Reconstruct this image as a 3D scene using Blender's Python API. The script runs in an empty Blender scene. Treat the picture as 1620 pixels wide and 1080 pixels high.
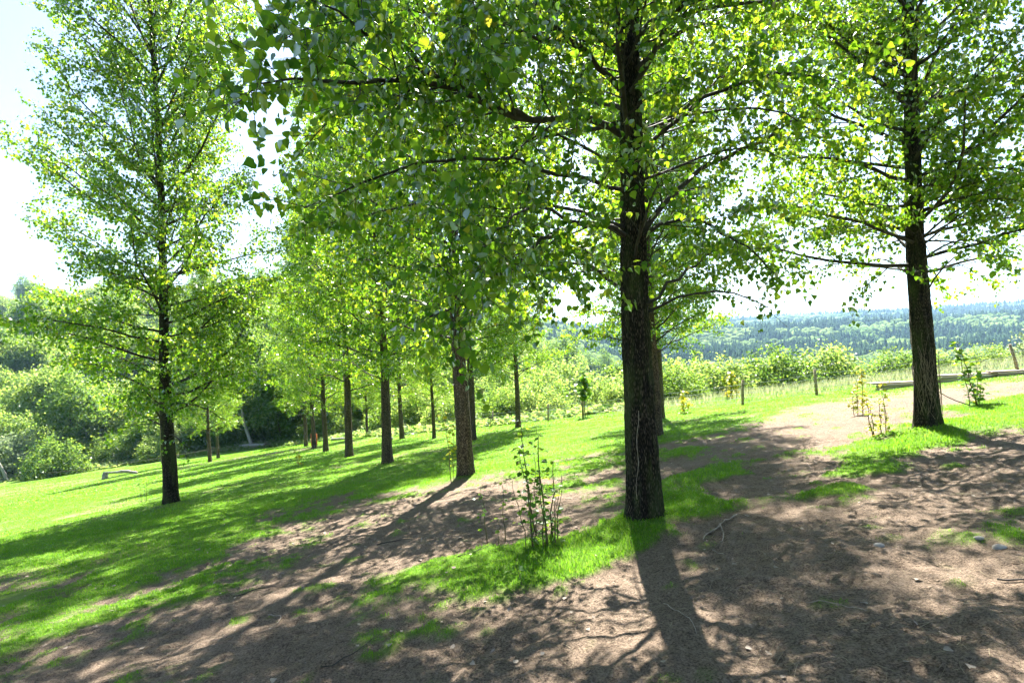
import bpy, math, random
import numpy as np
from mathutils import Vector, Matrix

S = bpy.context.scene
COL = S.collection
R = math.radians

# ------------------------------------------------------------------ camera
EYE = 1.55
cd = bpy.data.cameras.new('camera'); cam = bpy.data.objects.new('camera', cd); COL.objects.link(cam)
cd.sensor_width = 36.0; cd.lens = 20.0; cd.clip_start = 0.05; cd.clip_end = 9000
PITCH, ROLL = R(0.5), R(2.7)
fw = Vector((0, math.cos(PITCH), math.sin(PITCH)))
rt0 = Vector((1, 0, 0)); up0 = rt0.cross(fw)
rt = rt0*math.cos(ROLL) - up0*math.sin(ROLL)
up = up0*math.cos(ROLL) + rt0*math.sin(ROLL)
m = Matrix((rt, up, -fw)).transposed().to_4x4(); m.translation = Vector((0, 0, EYE))
cam.matrix_world = m
S.camera = cam

# ------------------------------------------------------------------ sky, sun, exposure
SUN_EL, SUN_AZ = R(50), R(9)
w = bpy.data.worlds.new("World"); S.world = w; w.use_nodes = True
nt = w.node_tree; nt.nodes.clear()
sky = nt.nodes.new('ShaderNodeTexSky'); sky.sky_type = 'NISHITA'; sky.sun_disc = False
sky.sun_elevation = SUN_EL; sky.sun_rotation = SUN_AZ; sky.air_density = 1.0; sky.dust_density = 1.0; sky.ozone_density = 1.0
bg = nt.nodes.new('ShaderNodeBackground'); bg.inputs[1].default_value = 0.05
wo = nt.nodes.new('ShaderNodeOutputWorld')
nt.links.new(sky.outputs[0], bg.inputs[0]); nt.links.new(bg.outputs[0], wo.inputs[0])
ld = bpy.data.lights.new('sun', 'SUN'); ld.energy = 5.0; ld.angle = R(0.5); ld.color = (1.0, 0.95, 0.87)
sun = bpy.data.objects.new('sun', ld); COL.objects.link(sun)
to_sun = Vector((math.sin(SUN_AZ)*math.cos(SUN_EL), math.cos(SUN_AZ)*math.cos(SUN_EL), math.sin(SUN_EL)))
sun.rotation_euler = to_sun.to_track_quat('Z', 'Y').to_euler(); sun.location = to_sun*60
S.view_settings.view_transform = 'Standard'; S.view_settings.look = 'None'
S.view_settings.gamma = 1.0; S.view_settings.use_curve_mapping = False
S.view_settings.exposure = 2.68
cy = S.cycles
cy.max_bounces = 7; cy.diffuse_bounces = 4; cy.glossy_bounces = 2; cy.transmission_bounces = 5; cy.volume_bounces = 0
cy.transparent_max_bounces = 8; cy.sample_clamp_indirect = 6.0; cy.caustics_reflective = False; cy.caustics_refractive = False
cy.use_adaptive_sampling = True; cy.adaptive_threshold = 0.03

# ------------------------------------------------------------------ numpy noise
def _h(ix, iy, iz):
    n = (ix*374761393 + iy*668265263 + iz*1274126177) & 0xFFFFFFFF
    n = ((n ^ (n >> 13))*1103515245) & 0xFFFFFFFF
    n = ((n ^ (n >> 16))*2246822519) & 0xFFFFFFFF
    return ((n ^ (n >> 15)) & 0xFFFFFF)/float(0xFFFFFF)
def vnoise(x, y, z=0.0, seed=0):
    x = np.asarray(x, float); y = np.asarray(y, float); z = np.asarray(z, float) + seed*17.31
    x, y, z = np.broadcast_arrays(x, y, z)
    ix, iy, iz = np.floor(x).astype(np.int64), np.floor(y).astype(np.int64), np.floor(z).astype(np.int64)
    fx, fy, fz = x-ix, y-iy, z-iz
    fx = fx*fx*(3-2*fx); fy = fy*fy*(3-2*fy); fz = fz*fz*(3-2*fz)
    def c(a, b, d): return _h(ix+a, iy+b, iz+d)
    x00 = c(0,0,0)*(1-fx)+c(1,0,0)*fx; x10 = c(0,1,0)*(1-fx)+c(1,1,0)*fx
    x01 = c(0,0,1)*(1-fx)+c(1,0,1)*fx; x11 = c(0,1,1)*(1-fx)+c(1,1,1)*fx
    return (x00*(1-fy)+x10*fy)*(1-fz) + (x01*(1-fy)+x11*fy)*fz
def fbm(x, y, z=0.0, octv=4, seed=0):
    s = 0; a = 0.5; t = 0
    for k in range(octv):
        s = s + a*vnoise(np.asarray(x)*2**k, np.asarray(y)*2**k, np.asarray(z)*2**k, seed+k); t += a; a *= .5
    return s/t
def ss(a, b, t):
    t = np.clip((np.asarray(t, float)-a)/(b-a), 0, 1); return t*t*(3-2*t)

# ------------------------------------------------------------------ terrain height and turf map
def H(x, y):
    x = np.asarray(x, float); y = np.asarray(y, float)
    z = .10*x - .03*np.maximum(0, x-10) + .015*np.maximum(0, -x-30) - .088*y
    z = np.where(y < 0, .10*np.clip(x, -20, 20) - .02*y, z)
    z = np.where(np.abs(x) > 200, np.clip(z, -14, 14), z)
    zr = np.interp(y, [0, 40, 60, 100, 160, 220, 300, 430, 560, 680, 820, 1000, 1200, 1450, 1750, 2300, 3500],
                      [0, -5.4, -9.5, -17, -24, -27, -26, -19, -9, 3, -1, 6, 22, 38, 47, 44, 30])
    zr = zr + .012*np.clip(x-y*.4, -200, 900)*ss(200, 900, y) + 26*(fbm(x/330., y/260., 0, 3, 5)-.5)*ss(180, 900, y)
    zl = np.interp(y, [0, 40, 60, 85, 130, 200, 320, 600, 3500], [-4, -5.5, -8.5, -8.5, 0, 14, 34, 60, 70])
    u = x/np.maximum(y, 1.)
    wl = 1-ss(-.22, .25, u)
    zf = zl*wl + zr*(1-wl)
    k = ss(26, 68, y)*(1-wl) + ss(52, 90, y)*wl
    z = z*(1-k) + zf*k
    return z
TREES_NEAR = [(1.28, 5.99), (6.61, 9.15), (-9.35, 15.34), (-1.11, 12.07), (-4.06, 17.76), (3.49, 14.16)]
MASK = np.array([(1.21,5.68,1.0),(0.79,5.33,1.0),(0.42,5.11,1.0),(0.02,5.12,1.0),(-0.39,5.22,0.9),(-0.75,5.3,0.7),(-0.97,4.89,0.5),(-1.17,4.61,0.45),(1.61,6.14,1.0),(2.05,6.91,1.0),(2.85,8.3,0.9),(3.47,8.68,0.7),(1.54,5.56,0.3),(1.5,4.94,0.0),(0.84,4.4,0.0),(0.32,4.08,0.0),(0.06,3.37,0.0),(1.34,3.28,0.0),(2.2,2.98,0.0),(3.1,3.63,0.1),(2.43,4.62,0.0),(3.08,4.45,0.0),(2.26,5.42,0.0),(2.81,5.93,0.15),(3.11,7.41,0.1),(2.59,6.9,0.1),(4.72,10.58,0.05),(5.58,10.43,0.1),(4.22,11.47,0.2),(2.91,9.37,0.1),(2.44,9.1,0.1),(5.86,8.5,1.0),(5.05,7.84,1.0),(4.19,7.14,1.0),(3.41,6.18,0.9),(3.09,5.72,0.4),(6.47,8.56,1.0),(6.02,8.21,1.0),(5.6,8.98,0.7),(3.13,6.04,0.35),(5.48,7.06,0.0),(6.44,7.44,0.0),(4.3,5.41,0.0),(3.47,5.42,0.0),(9.47,10.88,1.0),(8.1,9.82,1.0),(7.34,9.42,0.9),(7.94,10.46,0.3),(8.83,9.84,1.0),(6.68,8.12,0.3),(10.29,13.54,0.1),(12.28,14.08,0.1),(7.95,12.27,0.2),(6.87,12.8,0.2),(6.95,14.43,0.35),(8.99,15.75,0.4),(8.76,18.15,0.8),(7.49,17.57,0.9),(6.16,15.27,0.8),(7.18,19.35,1.0),(11.05,19.31,0.8),(13.9,20.01,0.8),(3.71,4.26,0.5),(4.19,4.87,0.3),(4.64,14.76,0.95),(2.83,14.0,1.0),(1.71,18.58,1.0),(3.2,11.05,0.7),(1.22,10.94,0.6),(1.32,9.19,0.3),(0.79,9.04,0.35),(0.77,11.47,0.7),(0.94,7.82,0.25),(0.35,14.53,1.0),(-0.57,13.04,0.8),(-0.66,9.71,0.1),(-1.3,9.63,0.25),(-0.95,10.66,0.4),(-1.93,10.82,0.35),(-2.74,12.32,0.8),(-4.26,14.76,1.0),(-2.63,10.72,0.4),(-1.93,9.57,0.1),(-0.94,6.84,0.0),(-1.83,7.36,0.05),(-1.2,6.16,0.0),(-0.57,6.92,0.0),(-0.02,8.1,0.1),(0.58,6.85,0.1),(0.79,6.7,0.2),(-1.93,12.44,0.85),(-5.84,14.2,1.0),(-5.89,12.6,0.9),(-4.16,10.66,0.6),(-3.64,10.87,0.45),(-2.72,8.67,0.2),(-3.28,8.61,0.25),(-3.1,7.45,0.3),(-4.65,9.47,0.8),(-6.43,11.09,1.0),(-7.37,10.66,0.95),(-8.24,10.26,1.0),(-9.72,10.63,1.0),(-4.64,7.96,0.7),(-5.37,7.74,0.75),(-5.4,6.99,0.6),(-5.95,7.0,0.6),(-6.09,6.63,0.7),(-5.01,6.2,0.7),(-4.03,6.18,0.6),(-4.0,5.48,0.35),(-3.36,6.09,0.45),(-3.14,6.66,0.4),(-4.78,5.61,0.5),(-4.94,5.37,0.4),(-4.22,4.75,0.3),(-3.72,4.59,0.3),(-3.38,4.83,0.1),(-2.99,5.1,0.1),(-2.47,5.19,0.1),(-2.23,5.79,0.1),(-2.61,4.04,0.25),(-2.13,3.98,0.05),(-1.58,4.32,0.05),(-1.0,3.91,0.35),(-0.83,3.49,0.0),(-1.34,4.47,0.3),(-0.52,3.48,0.0),(-9.74,23.8,1.0),(-17.21,27.23,1.0),(-21.47,26.87,1.0),(1.13,2.8,0.0),(2.13,2.53,0.0),(-3.59,4.19,0.1),
  (3.98,8.06,0.0),(3.95,7.42,0.15),(3.17,6.84,0.05),(5.02,10.02,0.0),(5.35,9.42,0.1),(6.35,12.91,0.15),(3.97,9.9,0.1),(6.49,11.18,0.1),(6.94,11.1,0.15),(3.75,8.34,0.0),(4.58,10.82,0.0),(3.62,9.86,0.25),(2.52,5.52,0.0),(2.76,5.35,0.05),(3.33,6.69,0.05),(4.24,6.29,0.0),(5.07,7.04,0.2),(8.25,13.18,0.1),(9.23,13.32,0.2),(7.88,15.3,0.25),
  (0,0,0),(4,0,0),(-4,1,.1),(10,5,.3),(20,12,.6),(2,24,1),(8,24,1),(-3,30,1)])
def turf_raw(x, y):
    x = np.asarray(x, float); y = np.asarray(y, float)
    out = np.ones(x.shape)
    sel = (np.abs(x) < 45) & (y > -6) & (y < 45)
    xs, ys = x[sel], y[sel]
    res = np.empty(len(xs))
    for a in range(0, len(xs), 20000):
        dx = xs[a:a+20000, None]-MASK[None, :, 0]; dy = ys[a:a+20000, None]-MASK[None, :, 1]
        wgt = 1/(dx*dx+dy*dy+.01)**1.9
        res[a:a+20000] = (wgt*MASK[None, :, 2]).sum(1)/wgt.sum(1)
    out[sel] = res
    return out
def turf(x, y):
    g = turf_raw(x, y)
    n = fbm(np.asarray(x)*2.2, np.asarray(y)*1.6, 0, 4, 3)-.5
    n2 = fbm(np.asarray(x)*9, np.asarray(y)*7, 0, 3, 9)-.5
    n3 = fbm(np.asarray(x)*.7, np.asarray(y)*.5, 0, 2, 12)-.5
    n4 = fbm(np.asarray(x)*3.7, np.asarray(y)*3.1, 0, 3, 17)
    amp = .35+2.4*g*(1-g)
    base = ss(.30, .72, g + amp*(1.15*n + 1.0*n2 + .35*n3))
    return np.maximum(base, .75*ss(.66, .76, n4)*ss(.02, .3, g+.12))
def bumps(x, y, t):
    b = .075*(fbm(x*1.1, y*1.1, 0, 3, 21)-.5) + .06*(fbm(x*3.3, y*3.3, 0, 3, 22)-.5)*(1-.5*t)
    rough = fbm(x*13, y*13, 0, 2, 23)
    b = b + .045*(rough-.5)*(1-t)
    b = b + .03*t*(.4+fbm(x*5, y*5, 0, 2, 25))
    for k, (tx, ty) in enumerate(TREES_NEAR):
        b = b + (.10 if k < 2 else .05)*np.exp(-((x-tx)**2+(y-ty)**2)/.35)
    near = 1-ss(25, 50, np.hypot(x, y))
    return b*near + (1-near)*.5*(fbm(x/14., y/14., 0, 3, 30)-.5)
def Z(x, y):
    xa = np.array([float(x)]); ya = np.array([float(y)])
    t = turf(xa, ya)
    return float((H(xa, ya)+bumps(xa, ya, t))[0])

# ------------------------------------------------------------------ mesh accumulation
class Acc:
    def __init__(s): s.V = []; s.Q = []; s.T = []; s.n = 0
    def add(s, v, q=None, t=None):
        v = np.asarray(v, float).reshape(-1, 3)
        if q is not None: s.Q.append(np.asarray(q, np.int64).reshape(-1, 4)+s.n)
        if t is not None: s.T.append(np.asarray(t, np.int64).reshape(-1, 3)+s.n)
        s.V.append(v); s.n += len(v)
    def merge(s, o):
        for q in o.Q: s.Q.append(q+s.n)
        for t in o.T: s.T.append(t+s.n)
        s.V += o.V; s.n += o.n
    def mesh(s, name, mats, smooth=False):
        me = bpy.data.meshes.new(name)
        V = np.concatenate(s.V) if s.V else np.zeros((0, 3))
        Q = np.concatenate(s.Q) if s.Q else np.zeros((0, 4), np.int64)
        T = np.concatenate(s.T) if s.T else np.zeros((0, 3), np.int64)
        me.vertices.add(len(V)); me.vertices.foreach_set('co', V.astype(np.float32).ravel())
        me.loops.add(len(Q)*4+len(T)*3); me.polygons.add(len(Q)+len(T))
        me.loops.foreach_set('vertex_index', np.concatenate([Q.ravel(), T.ravel()]).astype(np.int32))
        st = np.concatenate([np.arange(len(Q))*4, len(Q)*4+np.arange(len(T))*3]).astype(np.int32)
        me.polygons.foreach_set('loop_start', st)
        if smooth: me.polygons.foreach_set('use_smooth', np.ones(len(st), bool))
        me.update(calc_edges=True)
        for mm in (mats if isinstance(mats, (list, tuple)) else [mats]): me.materials.append(mm)
        return me
def link(name, me, parent=None, kind=None):
    o = bpy.data.objects.new(name, me); COL.objects.link(o)
    if parent is not None: o.parent = parent
    if kind: o['kind'] = kind
    return o
def tag(o, label, cat, group=None):
    o['label'] = label; o['category'] = cat
    if group: o['group'] = group
    return o
def thing(name, loc, label, cat, group=None, rz=0.0):
    o = bpy.data.objects.new(name, None); COL.objects.link(o); o.empty_display_size = .2
    o.location = loc; o.rotation_euler = (0, 0, rz)
    return tag(o, label, cat, group)

def tube(acc, P, rad, n=6, cap=True):
    P = np.asarray(P, float); m = len(P); rad = np.broadcast_to(np.asarray(rad, float), (m,))
    T = np.gradient(P, axis=0); T /= np.linalg.norm(T, axis=1)[:, None]+1e-9
    a = np.array([0, 0, 1.]) if abs(T[0][2]) < .9 else np.array([1., 0, 0])
    U = np.cross(T, a); U /= np.linalg.norm(U, axis=1)[:, None]+1e-9
    W = np.cross(T, U)
    th = np.arange(n)*2*math.pi/n
    V = P[:, None]+rad[:, None, None]*(np.cos(th)[None, :, None]*U[:, None]+np.sin(th)[None, :, None]*W[:, None])
    i = np.arange(m-1)[:, None]*n; j = np.arange(n)[None]; k = (j+1) % n
    q = np.stack([i+j, i+k, i+n+k, i+n+j], -1).reshape(-1, 4)
    t = None
    if cap:
        V = np.concatenate([V.reshape(-1, 3), P[:1], P[-1:]])
        c0 = m*n; jj = np.arange(n); kk = (jj+1) % n
        t = np.concatenate([np.stack([kk, jj, np.full(n, c0)], -1), np.stack([(m-1)*n+jj, (m-1)*n+kk, np.full(n, c0+1)], -1)])
    acc.add(V, q, t)
def resample(P, n):
    P = np.asarray(P, float)
    if len(P) > 2:
        Q = []
        for i in range(len(P)-1):
            p0, p1, p2, p3 = P[max(i-1, 0)], P[i], P[i+1], P[min(i+2, len(P)-1)]
            for t in np.linspace(0, 1, 6, endpoint=False):
                Q.append(.5*((2*p1)+(-p0+p2)*t+(2*p0-5*p1+4*p2-p3)*t*t+(-p0+3*p1-3*p2+p3)*t**3))
        Q.append(P[-1]); P = np.array(Q)
    d = np.r_[0, np.cumsum(np.linalg.norm(np.diff(P, axis=0), axis=1))]
    s = np.linspace(0, d[-1], n)
    return np.stack([np.interp(s, d, P[:, k]) for k in range(3)], -1)
def box(acc, c, s, rz=0.0, rx=0.0):
    v = np.array([[x, y, z] for x in (-.5, .5) for y in (-.5, .5) for z in (-.5, .5)])*np.array(s)
    cx, sx = math.cos(rx), math.sin(rx); v = v @ np.array([[cx, 0, sx], [0, 1, 0], [-sx, 0, cx]])
    ca, sa = math.cos(rz), math.sin(rz); v = v @ np.array([[ca, sa, 0], [-sa, ca, 0], [0, 0, 1]])
    acc.add(v+np.array(c), [[0, 1, 3, 2], [4, 6, 7, 5], [0, 4, 5, 1], [2, 3, 7, 6], [0, 2, 6, 4], [1, 5, 7, 3]])
def nrm(v): return v/(np.linalg.norm(v, axis=-1, keepdims=True)+1e-9)

def leaves(acc, P, D, N, size, shape='full'):
    """P base points, D direction base->tip, N face normal, size length"""
    P, D, N = np.asarray(P, float), nrm(np.asarray(D, float)), np.asarray(N, float)
    B = nrm(np.cross(D, N)); N = np.cross(B, D)
    size = np.broadcast_to(np.asarray(size, float), (len(P),))[:, None]
    if shape == 'full':
        pts = [(0, 0, 0), (.40, .10, .10), (.46, .38, .13), (0, 1.02, -.08), (-.46, .38, .13), (-.40, .10, .10)]
        f = [[0, 1, 2, 3], [0, 3, 4, 5]]
    else:
        pts = [(0, 0, 0), (.46, .30, .12), (0, 1.0, 0), (-.46, .30, .12)]; f = None
        ft = [[0, 1, 2], [0, 2, 3]]
    k = len(pts)
    V = np.stack([P+size*(a*B+b*D+c*N) for a, b, c in pts], 1).reshape(-1, 3)
    base = (np.arange(len(P))*k)[:, None, None]
    if f is not None: acc.add(V, (base+np.array(f)[None]).reshape(-1, 4))
    else: acc.add(V, None, (base+np.array(ft)[None]).reshape(-1, 3))

# ------------------------------------------------------------------ materials
def newmat(name):
    m = bpy.data.materials.new(name); m.use_nodes = True; t = m.node_tree; t.nodes.clear()
    o = t.nodes.new('ShaderNodeOutputMaterial')
    return m, t, o
def nd(t, typ, **kw):
    n = t.nodes.new(typ)
    for k, v in kw.items(): setattr(n, k, v)
    return n
def ramp(t, stops, fac=None, interp='LINEAR'):
    n = t.nodes.new('ShaderNodeValToRGB'); e = n.color_ramp; e.interpolation = interp
    while len(e.elements) > 1: e.elements.remove(e.elements[-1])
    e.elements[0].position = stops[0][0]; e.elements[0].color = (*stops[0][1], 1)
    for p, c in stops[1:]:
        x = e.elements.new(p); x.color = (*c, 1)
    if fac is not None: t.links.new(fac, n.inputs[0])
    return n.outputs[0]
def noise(t, vec, scale, detail=4, rough=.6):
    n = t.nodes.new('ShaderNodeTexNoise'); n.inputs['Scale'].default_value = scale
    n.inputs['Detail'].default_value = detail; n.inputs['Roughness'].default_value = rough
    if vec is not None: t.links.new(vec, n.inputs['Vector'])
    return n.outputs[0]
def mix(t, fac, a, b, mode='MIX'):
    n = t.nodes.new('ShaderNodeMix'); n.data_type = 'RGBA'; n.blend_type = mode
    for sock, v in ((n.inputs[0], fac), (n.inputs[6], a), (n.inputs[7], b)):
        if hasattr(v, 'links'): t.links.new(v, sock)
        elif isinstance(v, tuple): sock.default_value = (*v, 1)
        else: sock.default_value = v
    return n.outputs[2]
def mth(t, op, a, b=None):
    n = t.nodes.new('ShaderNodeMath'); n.operation = op
    for i, v in enumerate((a, b)):
        if v is None: continue
        if hasattr(v, 'links'): t.links.new(v, n.inputs[i])
        else: n.inputs[i].default_value = v
    return n.outputs[0]
def mapping(t, vec, scale):
    n = t.nodes.new('ShaderNodeMapping'); n.inputs['Scale'].default_value = scale
    t.links.new(vec, n.inputs[0]); return n.outputs[0]
def bump(t, h, strength, dist):
    n = t.nodes.new('ShaderNodeBump'); n.inputs['Strength'].default_value = strength; n.inputs['Distance'].default_value = dist
    t.links.new(h, n.inputs['Height']); return n.outputs[0]

def leaf_mat(name, refl, trans, gloss=.05, rough=.35, tfac=.5):
    m, t, o = newmat(name)
    g = nd(t, 'ShaderNodeNewGeometry'); r = g.outputs['Random Per Island']
    oi = nd(t, 'ShaderNodeObjectInfo')
    rr = mth(t, 'FRACT', mth(t, 'ADD', r, oi.outputs['Random']))
    cr = ramp(t, refl, rr); ct = ramp(t, trans, rr)
    d = nd(t, 'ShaderNodeBsdfDiffuse'); tr = nd(t, 'ShaderNodeBsdfTranslucent'); gl = nd(t, 'ShaderNodeBsdfGlossy')
    gl.inputs['Roughness'].default_value = rough; gloss *= .5
    t.links.new(cr, d.inputs[0]); t.links.new(ct, tr.inputs[0])
    a = nd(t, 'ShaderNodeMixShader'); a.inputs[0].default_value = tfac
    t.links.new(d.outputs[0], a.inputs[1]); t.links.new(tr.outputs[0], a.inputs[2])
    b = nd(t, 'ShaderNodeMixShader')
    lw = nd(t, 'ShaderNodeFresnel'); lw.inputs[0].default_value = 1.4
    t.links.new(mth(t, 'MULTIPLY', lw.outputs[0], gloss*20), b.inputs[0])
    t.links.new(a.outputs[0], b.inputs[1]); t.links.new(gl.outputs[0], b.inputs[2])
    t.links.new(b.outputs[0], o.inputs[0]); return m
M = {}
M['leaf'] = leaf_mat('poplar_leaf', [(0, (.016, .058, .014)), (.5, (.034, .105, .020)), (.975, (.08, .17, .03)), (1, (.20, .22, .03))],
                     [(0, (.13, .34, .012)), (.5, (.31, .55, .02)), (.975, (.50, .64, .03)), (1, (.60, .52, .04))], gloss=.032)
M['leaf_far'] = leaf_mat('pale_leaf', [(0, (.03, .08, .02)), (.5, (.07, .14, .035)), (1, (.15, .21, .08))],
                     [(0, (.22, .40, .05)), (.6, (.42, .58, .08)), (1, (.58, .68, .18))], gloss=.015, rough=.5)
M['leaf_dark'] = leaf_mat('dark_leaf', [(0, (.03, .08, .025)), (1, (.07, .13, .035))],
                     [(0, (.15, .32, .03)), (1, (.36, .50, .06))], gloss=.015, rough=.5)
M['leaf_silver'] = leaf_mat('silvery_leaf', [(0, (.12, .17, .10)), (1, (.24, .28, .18))],
                     [(0, (.22, .34, .10)), (1, (.38, .46, .20))], gloss=.02, rough=.5)
M['leaf_yellow'] = leaf_mat('yellow_young_leaf', [(0, (.12, .17, .02)), (.6, (.22, .24, .02)), (1, (.34, .27, .03))],
                     [(0, (.45, .62, .03)), (.6, (.70, .72, .04)), (1, (.85, .60, .05))], gloss=.03)
M['blade'] = leaf_mat('grass_blade', [(0, (.040, .135, .006)), (.6, (.085, .18, .010)), (.93, (.12, .22, .02)), (1, (.28, .25, .11))],
                     [(0, (.16, .42, .015)), (.6, (.26, .55, .02)), (.95, (.36, .58, .04)), (1, (.5, .48, .2))], gloss=.006, rough=.5, tfac=.45)
M['fern'] = leaf_mat('fern_frond', [(0, (.07, .15, .04)), (.7, (.13, .20, .06)), (1, (.22, .24, .10))],
                     [(0, (.26, .46, .06)), (.7, (.42, .56, .12)), (1, (.55, .56, .22))], gloss=.015, rough=.5)

M['dry_grass'] = leaf_mat('dry_grass_blade', [(0, (.13, .17, .06)), (.5, (.22, .23, .12)), (1, (.34, .31, .20))], [(0, (.22, .30, .10)), (1, (.36, .36, .2))], gloss=.01)
def bark_mat(name, dark, mid, light, moss=.35, sc=1.0):
    m, t, o = newmat(name)
    tc = nd(t, 'ShaderNodeTexCoord'); v = tc.outputs['Object']
    vs = mapping(t, v, (34*sc, 34*sc, 4.2*sc)); n1 = noise(t, vs, 1, 6, .65)
    vs2 = mapping(t, v, (80*sc, 80*sc, 7.5*sc)); n2 = noise(t, vs2, 1, 3, .6)
    vo = nd(t, 'ShaderNodeTexVoronoi', feature='DISTANCE_TO_EDGE'); t.links.new(mapping(t, v, (24*sc, 24*sc, 4.5*sc)), vo.inputs['Vector'])
    cr = mth(t, 'MINIMUM', mth(t, 'MULTIPLY', vo.outputs['Distance'], 3.2), 1.0)
    h = mth(t, 'ADD', mth(t, 'MULTIPLY', cr, .55), mth(t, 'MULTIPLY', n1, .75))
    c = ramp(t, [(.35, dark), (.72, mid), (1.0, light)], h)
    fl = ramp(t, [(.58, (0, 0, 0)), (.66, (1, 1, 1))], n2)
    flp = ramp(t, [(.50, (0, 0, 0)), (.66, (1, 1, 1))], noise(t, mapping(t, v, (6, 6, 2.2)), 1, 3))
    c = mix(t, mth(t, 'MULTIPLY', mth(t, 'MULTIPLY', fl, flp), .38), c, (.26, .24, .20))
    mo = ramp(t, [(.45, (0, 0, 0)), (.65, (1, 1, 1))], noise(t, mapping(t, v, (5, 5, 1.4)), 1, 5))
    c = mix(t, mth(t, 'MULTIPLY', mo, moss), c, (.060, .085, .018))
    b = nd(t, 'ShaderNodeBsdfPrincipled'); b.inputs['Roughness'].default_value = .9
    b.inputs['Specular IOR Level'].default_value = .25
    t.links.new(c, b.inputs['Base Color']); t.links.new(bump(t, mth(t, 'ADD', h, mth(t, 'MULTIPLY', n2, .3)), .9, .012), b.inputs['Normal'])
    t.links.new(b.outputs[0], o.inputs[0]); return m
M['bark'] = bark_mat('backlit_fissured_bark', (.002, .0015, .001), (.018, .013, .008), (.13, .100, .070), .55, .72)  # shade of the backlit trunks put into this near-black bark colour
M['bark_lit_brown'] = bark_mat('lit_brown_bark', (.008, .006, .004), (.095, .068, .043), (.30, .23, .155), .2, .72)  # same bark in paler brown, light on the row trunks put into the colour
M['bark_pale'] = bark_mat('pale_bark', (.18, .16, .14), (.40, .37, .33), (.58, .55, .50), .1)
def twig_mat(name, c1, c2):
    m, t, o = newmat(name)
    tc = nd(t, 'ShaderNodeTexCoord'); c = ramp(t, [(.35, c1), (.7, c2)], noise(t, tc.outputs['Object'], 9, 3))
    b = nd(t, 'ShaderNodeBsdfPrincipled'); b.inputs['Roughness'].default_value = .8
    t.links.new(c, b.inputs['Base Color']); t.links.new(b.outputs[0], o.inputs[0]); return m
M['twig'] = twig_mat('branch_bark', (.014, .012, .009), (.055, .046, .036))
M['stem'] = twig_mat('young_stem', (.06, .045, .02), (.15, .13, .05))
M['dry'] = twig_mat('dry_twig', (.16, .12, .09), (.42, .35, .27))
M['vine'] = twig_mat('dead_ivy_stem', (.10, .075, .045), (.26, .20, .13))
M['post'] = twig_mat('weathered_post', (.16, .12, .07), (.34, .27, .17))
M['stone'] = twig_mat('pale_stone', (.20, .18, .16), (.38, .35, .31))
M['log'] = twig_mat('grey_log', (.14, .12, .10), (.36, .32, .28))
M['orange'] = twig_mat('orange_plastic', (.55, .13, .03), (.65, .20, .04))
M['rope'] = twig_mat('dark_rope', (.05, .04, .03), (.12, .09, .06))
def plank_mat():
    m, t, o = newmat('weathered_plank')
    tc = nd(t, 'ShaderNodeTexCoord'); n = noise(t, mapping(t, tc.outputs['Object'], (1.5, 30, 30)), 1, 5)
    c = ramp(t, [(.3, (.20, .15, .10)), (.7, (.42, .35, .26))], n)
    b = nd(t, 'ShaderNodeBsdfPrincipled'); b.inputs['Roughness'].default_value = .8
    t.links.new(c, b.inputs['Base Color']); t.links.new(bump(t, n, .5, .01), b.inputs['Normal']); t.links.new(b.outputs[0], o.inputs[0]); return m
M['plank'] = plank_mat()
def wire_mat():
    m, t, o = newmat('galvanised_wire'); b = nd(t, 'ShaderNodeBsdfPrincipled')
    b.inputs['Base Color'].default_value = (.55, .56, .56, 1); b.inputs['Metallic'].default_value = .7; b.inputs['Roughness'].default_value = .4
    t.links.new(b.outputs[0], o.inputs[0]); return m
M['wire'] = wire_mat()

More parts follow.
